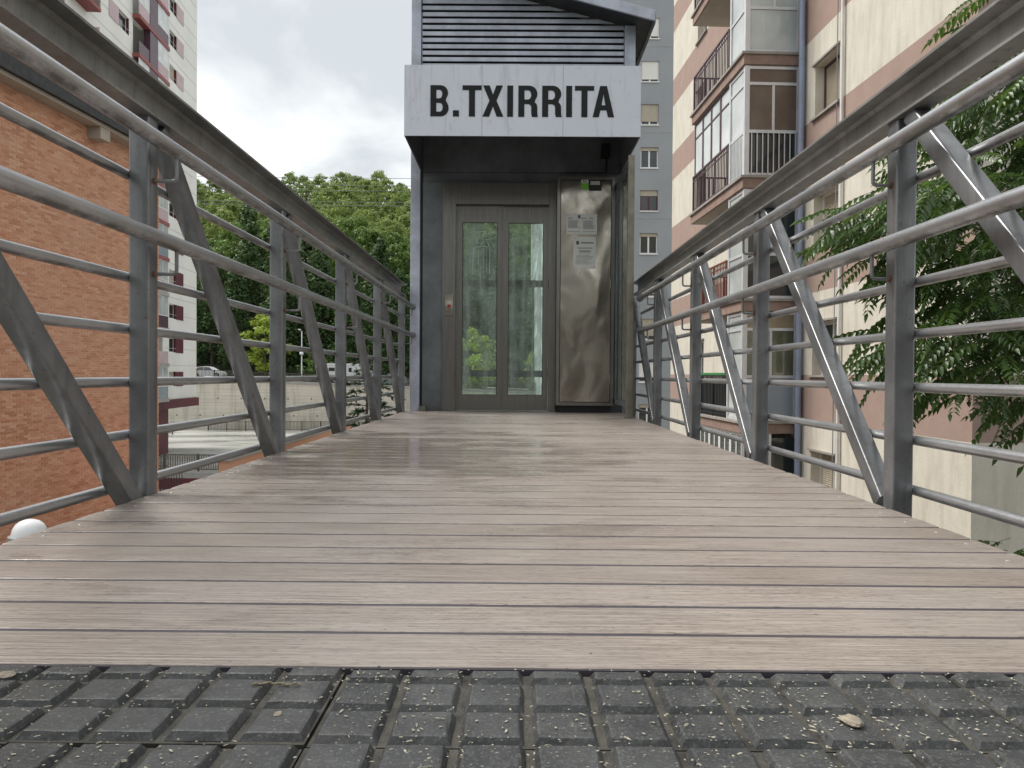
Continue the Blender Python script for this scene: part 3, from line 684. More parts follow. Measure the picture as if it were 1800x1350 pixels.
for ch, lx in (('B', 230), ('.', 372), ('T', 432), ('X', 558), ('I', 714), ('R', 784), ('R', 934), ('I', 1085), ('T', 1140), ('A', 1252)):
    cu = bpy.data.curves.new('letter', 'CURVE'); cu.dimensions = '2D'; cu.fill_mode = 'BOTH'; cu.extrude = .0022
    for poly in GL[ch]:
        sp = cu.splines.new('POLY'); sp.points.add(len(poly) - 1); sp.use_cyclic_u = True
        for p, q in zip(sp.points, poly): p.co = (q[0] * K, q[1] * K, 0, 1)
    tmp = bpy.data.objects.new('letter_tmp', cu); C.objects.link(tmp)
    bpy.context.view_layer.update()
    me = bpy.data.meshes.new_from_object(tmp.evaluated_get(bpy.context.evaluated_depsgraph_get()))
    bpy.data.objects.remove(tmp); me.materials.clear(); me.materials.append(MAT['letter']); me.name = 'letter'
    o = link('letter', me, can, ((690 + lx / 3.6 - 906) * 7.3 / 1352, CY0 - .0026 - YF, .415 + (656.6 - 206) * 7.3 / 1352 + 9.6 + .001 - (lx - 230) * .0000), (R(90), 0, 0))

# ------------------------------------------------------------------ control cabinet with its notices
def P_(px, py, y): return ((px - 906) * y / 1352, .415 + (658 + (px - 906) * .007 - py) * y / 1352)
cab = thing('control_cabinet', 'tall dented stainless steel cabinet right of the lift doors', 'cabinet', (.755, 8.5, 0))
def K_(b, n, m, p=cab, s=False):
    b.v = [(v[0] - .755, v[1] - 8.5, v[2]) for v in b.v]; return b.build(n, m, p, s)
K_(MB().box(.442, 1.066, 8.40, 8.62, .08, 2.566), 'carcass', 'cabframe'); K_(MB().box(.48, 1.05, 8.46, 8.62, 0, .079), 'plinth', 'black')
K_(MB().frame(.442, 1.066, .08, 2.566, .034, 8.375, 8.399), 'front_frame', 'cabframe')
K_(MB().box(.477, 1.031, 8.395, 8.399, .115, 2.531), 'door_gap', 'black')
dr = K_(MB().box(.484, 1.024, 8.381, 8.394, .122, 2.524), 'cabinet_door', 'stainless')
for zz in (.32, 1.35, 2.3): K_(MB().path([(1.029, 8.376, zz), (1.029, 8.376, zz + .11)], .007, 8), 'hinge', 'cabframe', dr, True)
YN = 8.379
def notice(name, label, x0, x1, y0, y1, lines, logo=None, mat='paper'):
    (xa, zt), (xb, zb) = P_(x0, y0, YN), P_(x1, y1, YN)
    t = thing(name, label, 'notice', ((xa + xb) / 2, YN, (zt + zb) / 2))
    cx, cz = (xa + xb) / 2, (zt + zb) / 2; W, H = xb - xa, zt - zb
    box('sheet', mat, t, -W/2, W/2, -.0006, .0014, -H/2, H/2)
    bt = {}
    for (u0, u1, v0, v1, m) in lines: bt.setdefault(m, MB()).box((u0 - .5) * W, (u1 - .5) * W, -.0014, -.0009, (.5 - v1) * H, (.5 - v0) * H)
    for m, bb in bt.items(): bb.build('printed_text', m, t)['kind'] = 'stuff'
rl = random.Random(5)
ln = [(.37, .45, .07, .22, 'inkblue'), (.47, .66, .20, .24, 'inkgrey'), (.06, .19, .19, .24, 'inkgrey'), (.75, .88, .19, .24, 'inkgrey'), (.05, .45, .86, .885, 'inkgrey'), (.53, .95, .86, .885, 'inkgrey')]
for i in range(7): ln += [(.05, .46 - rl.uniform(0, .12), .34 + i * .055, .362 + i * .055, 'ink')]
for i in range(8): ln += [(.54, .94 - rl.uniform(0, .10), .34 + i * .055, .362 + i * .055, 'ink')]
notice('paper_notice', 'wide white two-column paper notice on the steel cabinet', 994, 1047, 376.5, 412.5, ln)
ln = [(.13, .25, .13, .24, 'ink'), (.16, .22, .16, .20, 'paper'), (.33, .90, .17, .205, 'ink'), (.18, .85, .335, .352, 'inkgrey'), (.20, .85, .365, .38, 'inkgrey'), (.25, .76, .435, .465, 'ink'), (.25, .76, .50, .515, 'inkgrey')]
for i in range(4): ln += [(.13, .90 - rl.uniform(0, .3), .57 + i * .042, .585 + i * .042, 'inkgrey')]
for i in range(4): ln += [(.10, .95 - rl.uniform(0, .35), .745 + i * .035, .757 + i * .035, 'inkgrey')]
for u in (.06, .94):
    for vv in (.05, .95): ln += [(u - .025, u + .025, vv - .014, vv + .014, 'inkgrey')]
notice('paper_notice', 'tall grey notice plate below the two-column notice', 1006, 1045.5, 417, 472.5, ln)
ln = [(0, 1, .49, 1, 'green')] + [(.2 + .3 * i, .42 + .3 * i, .08 + .2 * j, .22 + .2 * j, 'inkgrey') for i in range(2) for j in range(2)]
notice('sticker', 'small white and green sticker near the top of the cabinet', 1019, 1031.5, 312.5, 334.5, ln)
ln = [(.12 + .11 * i, .20 + .11 * i, .18, .50, 'paper') for i in range(7)]
notice('display', 'small black display plate beside the green sticker', 1032.5, 1054.5, 316, 336.5, ln, None, 'black')

# ------------------------------------------------------------------ glazed side screen
scn = thing('glass_screen', 'narrow glass wind screen with bronze post beside the cabinet', 'screen', (1.10, 7.42, 0))
def G_(b, n, m, p=scn, s=False):
    b.v = [(v[0] - 1.10, v[1] - 7.42, v[2]) for v in b.v]; return b.build(n, m, p, s)
G_(MB().sweep(rrect(.062, .06, .004), (1.098, 7.42, .002), (1.098, 7.42, 2.52), (1, 0, 0)), 'post', 'oldwood', scn, True)
G_(MB().box(1.092, 1.104, 7.452, 8.37, .16, 2.44), 'glass_pane', 'clear2')
G_(MB().box(1.08, 1.116, 7.452, 8.598, 2.442, 2.50), 'rail', 'panel'); G_(MB().box(1.08, 1.116, 7.452, 8.598, .10, .158), 'rail', 'panel')
G_(MB().box(1.08, 1.116, 8.372, 8.42, .16, 2.44), 'mullion', 'panel'); G_(MB().box(1.05, 1.15, 7.38, 7.46, .0, .006), 'base_plate', 'cabframe')

# ------------------------------------------------------------------ brick building on the left
brk = thing('brick_building', 'orange brick building with dark roof edge left of the walkway', 'building', (-12.77, 9, -9.6), R(86))
BL, BH = 16.1, 16.8            # length along the wall, height to the soffit (z = 7.2)
box('wall_core', 'mortar', brk, 0.0, BL - .0, .012, 9.0, 0, BH + .6)
b = MB(); rb = random.Random(21); ph, pw = .068, .25
for r_ in range(int(BH / ph)):
    z0 = r_ * ph; off = (r_ % 2) * pw / 2
    if z0 + ph < 6.0: continue                      # below the deck nothing of the wall can be seen
    for c_ in range(-1, int(BL / pw) + 1):
        x0 = c_ * pw + off + .006; x1 = x0 + pw - .012
        x0 = max(x0, 0); x1 = min(x1, BL)
        if x1 - x0 < .03: continue
        yo = rb.uniform(-.005, .001)
        a = [(x0, yo, z0 + .007), (x1, yo, z0 + .007), (x1, yo, z0 + ph - .007), (x0, yo, z0 + ph - .007)]
        d = [(p[0], .012, p[2]) for p in a]
        b.add(a + d, [(0, 1, 2, 3), (0, 4, 5, 1), (1, 5, 6, 2), (2, 6, 7, 3), (3, 7, 4, 0)])
me = b.raw('brick_courses', 'brick')
for m_ in MAT['bricks'][1:]: me.materials.append(m_)
me.polygons.foreach_set('material_index', [q for _ in range(len(me.polygons) // 5) for q in [rb.choice((0, 0, 1, 1, 2, 3, 4))] * 5])
o = link('brick_courses', me, brk); o['kind'] = 'stuff'
box('lower_brick_face', 'brick', brk, 0, BL, -.002, .011, 0, 5.95)
sf = MB().box(-.3, BL + .25, -.40, .011, BH + .0, BH + .10).build('soffit', 'soffit', brk)
for x in (3.2, 12.6): box('beam_end', 'soffit', brk, x - .22, x + .22, -.38, -.003, BH - .32, BH - .003)
rf_ = MB()
for i in range(int((BL + .8) / .21)):
    x = -.4 + i * .21
    pts = [(x + .21 * k / 6, BH + .50 + .035 * math.sin(math.pi * 2 * k / 6)) for k in range(7)]
    rf_.prism(pts + [(x + .21, BH + .105), (x, BH + .105)], 'y', -.52, -.40)
rf_.build('roof_edge', 'slate', brk)
MB().add([(-.4, -.5, BH + .52), (BL + .4, -.5, BH + .52), (BL + .4, 4.5, BH + 2.2), (-.4, 4.5, BH + 2.2), (BL + .4, 9.5, BH + .36), (-.4, 9.5, BH + .36)], [(0, 1, 2, 3), (3, 2, 4, 5)]).build('roof', 'slate', brk)

# low brick wall running beside the bridge
pw_ = thing('brick_parapet', 'low orange brick wall with grey coping below the left railing', 'wall', (-6.05, 16, -9.6))
box('wall_body', 'brick', pw_, -.13, .13, 0, 12, 0, 8.16); box('coping', 'kerb', pw_, -.15, .15, -.05, 12.05, 8.162, 8.23)

# ------------------------------------------------------------------ white tower with maroon shutters
tw_ = thing('apartment_tower', 'tall white apartment tower with maroon shutters and stacked balconies', 'building', (-28.19, 48, -1.95), R(94.46))
TH, TL = 42.0, 24.5
def U(y): return (y - 48) * 1.003
PZ0 = 5.02 + 1.95; FL = 2.91
ops = []; winlist = []
for k in range(-2, 12):
    z0 = PZ0 + FL * k
    if z0 < .3 or z0 + 1.2 > TH: continue
    ops.append((U(65.5), U(67.1), z0, z0 + 1.25)); ops.append((U(55.6), U(57.4), z0, z0 + 1.25)); ops.append((U(58.1), U(64.05), z0 - .95, z0 + 1.62)) 
wall_open(0, TL, 0, TH, ops, .35).build('wall', 'towerwall', tw_)
box('end_wall', 'towerwall', tw_, TL - .3, TL - .002, .36, 12, 0, TH); box('floor_core', 'towerwall', tw_, 0, TL - .31, 1.9, 12, 0, TH)
box('base_band', 'maroon', tw_, U(62.0), TL - .01, -.25, 12.0, -.75, -.003)
box('ground_floor', 'maroon', tw_, U(63.5), U(66.2), .3, 8.0, -4.65, -.753); box('ground_floor', 'towerwall', tw_, 0, U(63.4), .5, 11.0, -4.65, -.753)
for k in range(0, 29):
    z0 = .02 + k * FL / 2
    if z0 < TH:
        box('panel_joint', 'joint', tw_, U(64.6), TL - .05, -.012, -.001, z0, z0 + .03); box('panel_joint', 'joint', tw_, .2, U(57.9), -.012, -.001, z0, z0 + .03)

for k in range(-2, 12):
    z0 = PZ0 + FL * k
    if z0 < .3 or z0 + 1.2 > TH: continue
    for ya, yb, pa, pb in ((65.5, 67.1, 67.12, 68.8), (55.6, 57.4, 54.06, 55.58)):
        wv = MB().frame(U(ya), U(yb), z0, z0 + 1.25, .07, .20, .27).build('window', 'white', tw_)
        box('pane', 'win' if (k + int(ya)) % 3 else 'blind', wv, U(ya) + .07, U(yb) - .07, .23, .25, z0 + .07, z0 + 1.18)
        box('reveal', 'maroon', wv, U(yb) - .03, U(yb) - .001, .0, .2, z0 + .001, z0 + 1.249)
        box('shutter_panel', 'palepink' if k > 4 else 'maroon', tw_, U(pa), U(pb), -.05, -.002, z0 - .02, z0 + 1.23)  # upper shutters coloured pale pink to imitate sky glare on the maroon
    # enclosed balcony
    zb = z0 - 1.25
    bl = MB().box(U(58.0), U(64.1), -.55, -.002, zb - .02, zb + .28).build('balcony', 'salmon' if k > 1 else 'kerb', tw_)
    box('divider', 'plum', bl, U(60.1), U(61.7), -.50, -.003, zb + .281, zb + FL - .03)
    for a_, b_ in ((58.1, 60.1), (61.7, 64.05)):
        box('parapet', ['palepink', 'plum', 'palepink', 'frost'][(k + int(a_)) % 4], bl, U(a_), U(b_) - .01, -.46, -.42, zb + .281, zb + 1.25)
        fm = MB().frame(U(a_) + .01, U(b_) - .01, zb + 1.255, zb + FL - .03, .06, -.47, -.41); fm.box((U(a_) + U(b_)) / 2 - .03, (U(a_) + U(b_)) / 2 + .03, -.468, -.412, zb + 1.32, zb + FL - .09)
        if (k + int(a_)) % 5: fm.build('glazing_frame', 'white', bl); box('glass', 'pale_glass', bl, U(a_) + .07, U(b_) - .07, -.45, -.43, zb + 1.315, zb + FL - .09)
    # end balcony at the near corner
    bn = box('balcony', 'salmon', tw_, .2, U(50.9), -.9, -.002, zb - .02, zb + .2)
    rb_ = MB().box(.2, U(50.9), -.88, -.84, zb + 1.18, zb + 1.24)
    for i in range(24): rb_.box(.22 + i * .115, .245 + i * .115, -.87, -.85, zb + .201, zb + 1.179)
    rb_.build('railing', 'fence', bn); box('balcony_screen', 'palepink', bn, U(50.9) - .05, U(50.9), -.8, -.003, zb + .201, zb + 1.9)
    box('edge_flashing', 'maroon', tw_, TL - .02, TL + .25, .1, .5, zb - .2, zb + .15)

# ------------------------------------------------------------------ cream and pink banded apartment block on the right
apt = thing('apartment_block', 'cream and pink banded apartment block right of the walkway', 'building', (5.92, 29.4, -9.6), R(-87.42))
Z = lambda z: z + 9.6
UL = 18.07
wops = []
for k in range(-5, 3):
    z0 = Z(6.03 + 2.79 * k); 
    wops.append((12.55, 13.70, z0, z0 + 1.12)); wops.append((3.3, 4.35, z0, z0 + 1.12))
slabs = [7.76 + 2.79 * k for k in (2, 1, 0, -1, -2, -3)]
for zt in slabs: wops.append((8.1, 8.95, Z(zt) + .02, Z(zt) + 2.1))
wall_open(0, UL, 0, Z(15.5), wops, .28).build('wall', 'banded', apt)
MB().add([(UL, 0, 0), (UL, 9, 0), (UL, 9, Z(15.5)), (UL, 0, Z(15.5))], [(0, 1, 2, 3)]).build('end_wall', 'banded', apt)
MB().add([(0, 0, 0), (0, 9, 0), (0, 9, Z(15.5)), (0, 0, Z(15.5))], [(0, 1, 2, 3)]).build('end_wall', 'banded', apt)
box('floor_core', 'room', apt, .1, UL - .1, .9, 8.9, 0, Z(15.4))
for k in range(-5, 3):
    z0 = Z(6.03 + 2.79 * k)
    for ua, ub in ((12.55, 13.70), (3.3, 4.35)):
        wv = MB().frame(ua, ub, z0, z0 + 1.12, .05, .20, .26).build('window', 'plum' if k in (0,) else 'white', apt)
        frac = {0: 1.0, -1: .55, -2: .0, -3: 1.0}.get(k, .4)
        if frac > 0:
            sl = MB(); n = max(1, int(1.02 * frac / .045))
            for i in range(n):
                zz = z0 + 1.07 - (i + 1) * .045
                sl.prism([(.235, zz + .002), (.222, zz + .012), (.222, zz + .032), (.235, zz + .043), (.245, zz + .043), (.245, zz + .002)], 'x', ua + .05, ub - .05)
            sl.build('roller_shutter', 'blind', wv)
        box('pane', 'win', wv, ua + .05, ub - .05, .247, .255, z0 + .05, z0 + 1.07)
        box('mullion', 'white', wv, (ua + ub) / 2 - .03, (ua + ub) / 2 + .03, .205, .2465, z0 + .05, z0 + 1.07 - (1.02 * frac if frac < 1 else 1.0))
        box('sill', 'cap', wv, ua - .10, ub + .06, -.07, .20, z0 - .05, z0 - .002)
        box('drip_lintel', 'cap', wv, ua - .08, ub + .04, -.05, -.001, z0 + 1.14, z0 + 1.18)
P0, P1, P2 = 7.55, 10.70, 11.80       # balcony, then the glazed bay, along the wall
D = 1.29
rsd = random.Random(4)
def rail(bal, zb, mat, u0=P0 + .02, u1=P1 - .06, top=1.02, step=.12):
    b = MB().box(u0, u1, -D - .02, -D + .02, zb + top - .02, zb + top + .02); b.box(u0, u1, -D - .012, -D + .012, zb + top - .14, zb + top - .115); b.box(u0, u1, -D - .012, -D + .012, zb + .07, zb + .095)
    n = int((u1 - u0) / step)
    for i in range(n + 1):
        x = u0 + .01 + (u1 - u0 - .02) * i / n; b.box(x - .010, x + .010, -D - .010, -D + .010, zb + .01, zb + top - .021)
    for i in range(4):
        x = u0 + .012 + (u1 - u0 - .024) * i / 3; b.box(x - .016, x + .016, -D - .016, -D + .016, zb, zb + top - .021)
    b.box(u0, u0 + .03, -D + .03, -.01, zb + top - .02, zb + top + .02)
    for i in range(10): b.box(u0, u0 + .018, -D + .1 + i * .115, -D + .118 + i * .115, zb + .01, zb + top - .021)
    return b.build('railing', mat, bal)
for li, zt in enumerate(slabs):
    zb = Z(zt); hh = 2.79 - .30
    bal = MB().box(P0 - .04, P2 + .03, -D - .04, -.002, zb - .28, zb - .06).build('balcony', 'pinkslab', apt)
    box('slab_cap', 'cap', bal, P0 - .08, P2 + .07, -D - .09, -.003, zb - .058, zb)
    box('slab_soffit', 'soffit', bal, P0, P2 - .01, -D, -.004, zb - .292, zb - .281)
    # aluminium bay: corner mullions and rails
    fm = MB()
    for (ua, ub, ya, yb) in ((P2 - .10, P2, -D, -D + .11), (P1, P1 + .09, -D, -D + .09), (P2 - .07, P2, -.09, -.005)): fm.box(ua, ub, ya, yb, zb + .002, zb + hh - .002)
    for zz in (.98, 2.06, hh - .07, .004):
        fm.box(P1 + .09, P2 - .10, -D + .01, -D + .07, zb + zz, zb + zz + .065); fm.box(P2 - .07, P2 - .01, -D + .11, -.09, zb + zz, zb + zz + .065)
    fm.build('bay_frame', 'alu', bal)
    nf = MB(); ym = -D / 2 + .02
    nf.box(P2 - .06, P2 - .015, ym - .03, ym + .03, zb + 1.046, zb + 2.059); nf.build('bay_mullion', 'alu', bal)
    kind = {1: 'open', 2: 'open', 3: 'blind', 4: 'laundry', 5: 'room'}
    lvl = round((7.76 - zt) / 2.79)      # -2,-1,0 (open top bay), 1 (blinds), 2 (laundry), 3 (room)
    low = {1: 'win', 3: 'frost', 2: 'win'}.get(lvl, 'pale_glass'); up = {1: 'brownblind', 2: 'win', 3: 'room'}.get(lvl, 'pale_glass'); tr = {1: 'brownblind', 2: 'pale_glass', 3: 'room'}.get(lvl, 'pale_glass')
    box('lower_pane', low, bal, P2 - .045, P2 - .03, -D + .115, -.095, zb + .07, zb + .978)
    for ya, yb in ((-D + .115, ym - .032), (ym + .032, -.095)): box('pane', up, bal, P2 - .045, P2 - .03, ya, yb, zb + 1.047, zb + 2.058)
    box('transom_pane', tr, bal, P2 - .045, P2 - .03, -D + .115, -.095, zb + 2.127, zb + hh - .072)
    for za, zz in ((.07, .978), (1.047, 2.058), (2.127, hh - .072)):
        box('side_pane', 'pale_glass', bal, P1 + .095, P2 - .105, -D + .03, -D + .045, zb + za, zb + zz)
    if lvl == 3:      # glass that lies over blinds or rooms
        for ya, yb in ((-D + .115, ym - .032), (ym + .032, -.095)): box('window_glass', 'clear2', bal, P2 - .028, P2 - .022, ya, yb, zb + 1.047, zb + 2.058)
    if lvl == 1:
        for i in range(9):
            y = -D + .16 + i * (D - .28) / 8; box('baluster', 'alu', bal, P2 + .004, P2 + .022, y - .011, y + .011, zb + .03, zb + .96)
        box('rail', 'alu', bal, P2 + .001, P2 + .028, -D + .11, -.09, zb + .962, zb + .99)
        rail(bal, zb, 'plum')
        for i in range(4):
            u0, u1 = P0 + .03 + i * .77, P0 + .03 + (i + 1) * .77
            MB().frame(u0, u1, zb + 1.05, zb + hh - .01, .04, -D + .03, -D + .08).build('glazing_frame', 'plum', bal)
            box('pane', 'pale_glass', bal, u0 + .04, u1 - .04, -D + .05, -D + .06, zb + 1.09, zb + hh - .05)
            box('glazing_bar', 'plum', bal, u0 + .041, u1 - .041, -D + .035, -D + .049, zb + 2.06, zb + 2.10)
        b = MB()
        for i in range(9): b.box(P1 + .12 + i * .10, P1 + .135 + i * .10, -D - .016, -D - .002, zb + .03, zb + .97)
        b.build('side_baluster', 'alu', bal)
    elif lvl == 2:
        rail(bal, zb, 'rustred')
        cl = MB(); 
        for i in range(7): cl.box(P2 - .16 + .01 * math.sin(i), P2 - .14 + .01 * math.sin(i), -D + .2 + i * .06, -D + .26 + i * .06, zb + 1.05 + .05 * math.sin(i * 1.3), zb + 1.85)
        tag(cl.build('hanging_laundry', 'laundry', apt), 'lilac washing hung inside the glazed bay', 'laundry'); bpy.data.objects['hanging_laundry'].parent = None
        bpy.data.objects['hanging_laundry'].matrix_world = Matrix.Translation((5.92, 29.4, -9.6)) @ Matrix.Rotation(R(-87.42), 4, 'Z')
    elif lvl == 3:
        rail(bal, zb, 'blackfence'); box('screen', 'darkscreen', bal, P0 + .03, P1 - .07, -D + .025, -D + .04, zb + .05, zb + .96)
        box('cap_rail', 'greentop', bal, P0, P1 - .04, -D - .035, -D + .035, zb + 1.041, zb + 1.10)
        for i in range(5):
            yv = -D + .18 + i * .05; box('vase', ['pinkslab', 'darkscreen', 'white'][i % 3], bal, P2 - .14, P2 - .09, yv, yv + .035, zb + 1.047, zb + 1.12 + .03 * (i % 3))
    elif lvl <= 0:
        rail(bal, zb, 'plum')
        if lvl == 0:
            hr = MB().box(P2 - .5, P2 - .12, -D + .25, -.15, zb + .80, zb + .84); 
            for yy in (-D + .27, -.19): hr.box(P2 - .18, P2 - .15, yy, yy + .03, zb + .01, zb + .80)
            hr.build('drying_rack', 'white', bal)
    dw = MB().frame(8.1, 8.95, zb + .02, zb + 2.1, .07, .14, .22).build('balcony_door', 'plum', apt); box('door_pane', 'win', dw, 8.17, 8.88, .17, .19, zb + .09, zb + 2.03)
# enclosed windows under the lowest slab
zb = Z(slabs[-1]) - 2.79
eb = box('ground_bay', 'banded', apt, P0, P2, -D, -.002, 0, zb + 1.0)
for i in range(5):
    u0 = P0 + .05 + i * .84; fm = MB().frame(u0, u0 + .82, zb + 1.002, zb + 2.5, .06, -D + .02, -D + .08); fm.box(u0 + .38, u0 + .44, -D + .025, -D + .075, zb + 1.06, zb + 2.44)
    fm.build('bay_window', 'white', eb); box('pane', 'win', eb, u0 + .06, u0 + .76, -D + .04, -D + .05, zb + 1.06, zb + 2.44)
for i in range(2):
    fm = MB(); y0 = -D + .02 + i * .62; fm.box(P2 - .07, P2 - .01, y0, y0 + .06, zb + 1.002, zb + 2.5); fm.build('bay_window', 'alu', eb); box('pane', 'win', eb, P2 - .05, P2 - .04, y0 + .06, y0 + .60, zb + 1.01, zb + 2.4)
# pipes on the facade
dp = thing('downpipe', 'blue-grey rainwater downpipe beside the glazed bay', 'pipe', (6.46, 17.33, -9.6), R(-87.42))
MB().path([(0, -.10, 0), (0, -.10, 25)], .066, 14).build('pipe', 'bluepipe', dp, True)
MB().path([(-.14, -.07, 0), (-.14, -.07, 25)], .035, 10).build('pipe', 'bluepipe', dp, True)
for i in range(14): MB().path([(0, -.10, .9 + i * 1.8), (0, -.10, .97 + i * 1.8)], .072, 14).build('collar', 'bluepipe', dp, True)
wp = MB().path([(0, -.05, 0), (0, -.05, 25)], .034, 10).build('gas_pipe', 'whitepipe', None, True)
wp.location = (6.543, 15.5, -9.6); wp.rotation_euler.z = R(-87.42); tag(wp, 'thin white pipe running up the cream wall right of the shuttered windows', 'pipe')
wp = MB().path([(0, -.012, 0), (0, -.012, 25)], .010, 6).build('wall_cable', 'cable', None, True)
wp.location = (6.50, 15.72, -9.6); wp.rotation_euler.z = R(-87.42); tag(wp, 'thin dark cable on the facade beside the white pipe', 'cable')

# ------------------------------------------------------------------ grey tower behind, and an added pale block for a reflection in the lift glass
gt = thing('grey_apartment_tower', 'plain grey apartment tower behind the lift with one window column', 'building', (3.2, 50, -9.6))
ops = []
for k in range(-9, 5):
    z0 = Z(16.62 + 2.775 * k)
    if z0 > .5: ops.append((4.80, 5.95, z0, z0 + 1.33)); ops.append((8.6, 9.75, z0, z0 + 1.33))
wall_open(0, 14, 0, 44, ops, .28).build('wall', 'greywall', gt)
box('side_wall', 'greywall', gt, 0.001, .3, .281, 12, 0, 44); box('floor_core', 'black', gt, .31, 13.9, 1.2, 12, 0, 44)
jm = MB()
for k in range(-6, 5): jm.box(0, 14, -.015, -.001, Z(16.1 + 2.775 * k * 2), Z(16.1 + 2.775 * k * 2) + .05)
jm.build('floor_joint', 'kerb', gt)
styles = ['blindfull', 'blindfull', 'white2', 'red2', 'white2', 'blindhalf', 'blindhalf', 'blindhalf', 'white2']
for (ua, ub, z0, z1) in ops:
    k = round((z0 - Z(16.62)) / 2.775); st = {1: 'blindfull', 0: 'blindtwo', -1: 'white2', -2: 'red2', -3: 'white2', 2: 'blindfull', -4: 'blindfull', -5: 'blindtwo', -6: 'blindfull'}.get(k, 'white2')
    if ua > 8: st = 'blindfull'
    fmat = 'maroon' if st == 'red2' else 'white'
    wv = MB().frame(ua, ub, z0, z1, .07, .12, .20).build('window', fmat, gt)
    box('pane', 'win', wv, ua + .07, ub - .07, .16, .17, z0 + .07, z1 - .07); box('mullion', fmat, wv, (ua + ub) / 2 - .05, (ua + ub) / 2 + .05, .125, .158, z0 + .07, z1 - .07)
    box('sill', 'white', wv, ua - .03, ub + .03, -.07, .12, z0 - .07, z0 - .002)
    hgt = {'blindfull': 1.15, 'blindtwo': 1.1, 'white2': .22, 'red2': .36}[st]
    box('blind', 'blind' if st != 'blindfull' else 'towerwall', wv, ua + .02, ub - .02, .09, .119, z1 - hgt, z1 - .003)
    if st in ('white2', 'red2'):
        for a_, c_ in ((ua + .1, (ua + ub) / 2 - .07), ((ua + ub) / 2 + .07, ub - .1)): box('curtain', 'frost', wv, a_, c_, .172, .18, z0 + .35, z1 - .1)
pb = thing('pale_apartment_block', 'pale apartment block seen end-on through the lift glass', 'building', (2.6, 118, -9.6), R(-90))  # added building, stands in for a reflection in the right door pane
ops = []
for k in range(12):
    for j in range(7): ops.append((2.5 + j * 6.2, 4.3 + j * 6.2, 2.0 + k * 2.9, 3.4 + k * 2.9)); ops.append((5.2 + j * 6.2, 6.4 + j * 6.2, 1.6 + k * 2.9, 3.5 + k * 2.9))
wall_open(0, 45, 0, 38, ops, .4).build('wall', 'palewall', pb); box('core', 'win', pb, .3, 44.7, .42, 9, 0, 37.9); box('end_wall', 'palewall', pb, 44.701, 45, .002, 9, 0, 38)  # walls and core of the added reflection block
for j in (0, 6): box('pilaster', 'white', pb, .2 + j * 6.2, .7 + j * 6.2, -.35, -.002, 0, 38)

# ------------------------------------------------------------------ fences
def fence(label, x0, x1, y, zf, mat, h=1.1, step=.14, post=2.2, name='baluster_fence'):
    f = thing(name, label, 'fence', (x0, y, zf(x0)))
    n = int((x1 - x0) / post); s = zf(x1) - zf(x0); Lx = x1 - x0
    def zz(x): return s * x / Lx
    for i in range(n + 1):
        x = Lx * i / n; box('post', mat, f, x - .05, x + .05, -.05, .05, zz(x), zz(x) + h + .08)
    for hz in (h - .03, .12):
        MB().add([(0, -.03, hz), (Lx, -.03, s + hz), (Lx, .03, s + hz), (0, .03, hz), (0, -.03, hz + .06), (Lx, -.03, s + hz + .06), (Lx, .03, s + hz + .06), (0, .03, hz + .06)],
                 [(0, 3, 2, 1), (4, 5, 6, 7), (0, 1, 5, 4), (1, 2, 6, 5), (2, 3, 7, 6), (3, 0, 4, 7)]).build('rail', mat, f)
    b = MB(); m = int(Lx / step)
    for i in range(m):
        x = (i + .5) * step; b.box(x - .022, x + .022, -.018, .018, zz(x) + .18, zz(x) + h - .03)
    o = b.build('balusters', mat, f); o['kind'] = 'stuff'
fence('brown baluster fence along the road edge on top of the retaining wall', -62, 12, 95.25, lambda x: road_z(x) + .06, 'fence', 1.0, .17)
fence('brown baluster fence standing at the foot of the retaining wall', -37, 6, 92.5, lambda x: -6.6, 'fence', 1.15, .17)
fence('brown baluster fence at the near edge of the wet plaza', -29, -10, 53.0, lambda x: -6.45, 'fence', 1.15, .165)
fence('lower brown baluster fence left of the wet plaza by the tower', -44, -38.4, 86.0, lambda x: -6.6, 'fence', 1.2, .17)
f = thing('black_railing', 'short black railing at the corner of the brick building', 'railing', (-20.6, 44.5, -9.6))
b = MB().box(0, 1.3, 0, .05, 4.15, 4.22); b.box(0, 1.3, 0, .05, 2.35, 2.40)
b.build('rail', 'blackfence', f); b = MB()
for i in range(9): b.box(.01 + i * .155, .045 + i * .155, .008, .042, 2.401, 4.149)
b.build('balusters', 'blackfence', f); box('landing', 'kerb', f, -2.5, 1.4, -.3, 3.0, 2.0, 2.35); box('landing_wall', 'maroon', f, -2.5, 1.3, -.1, 2.9, 0, 2.0)

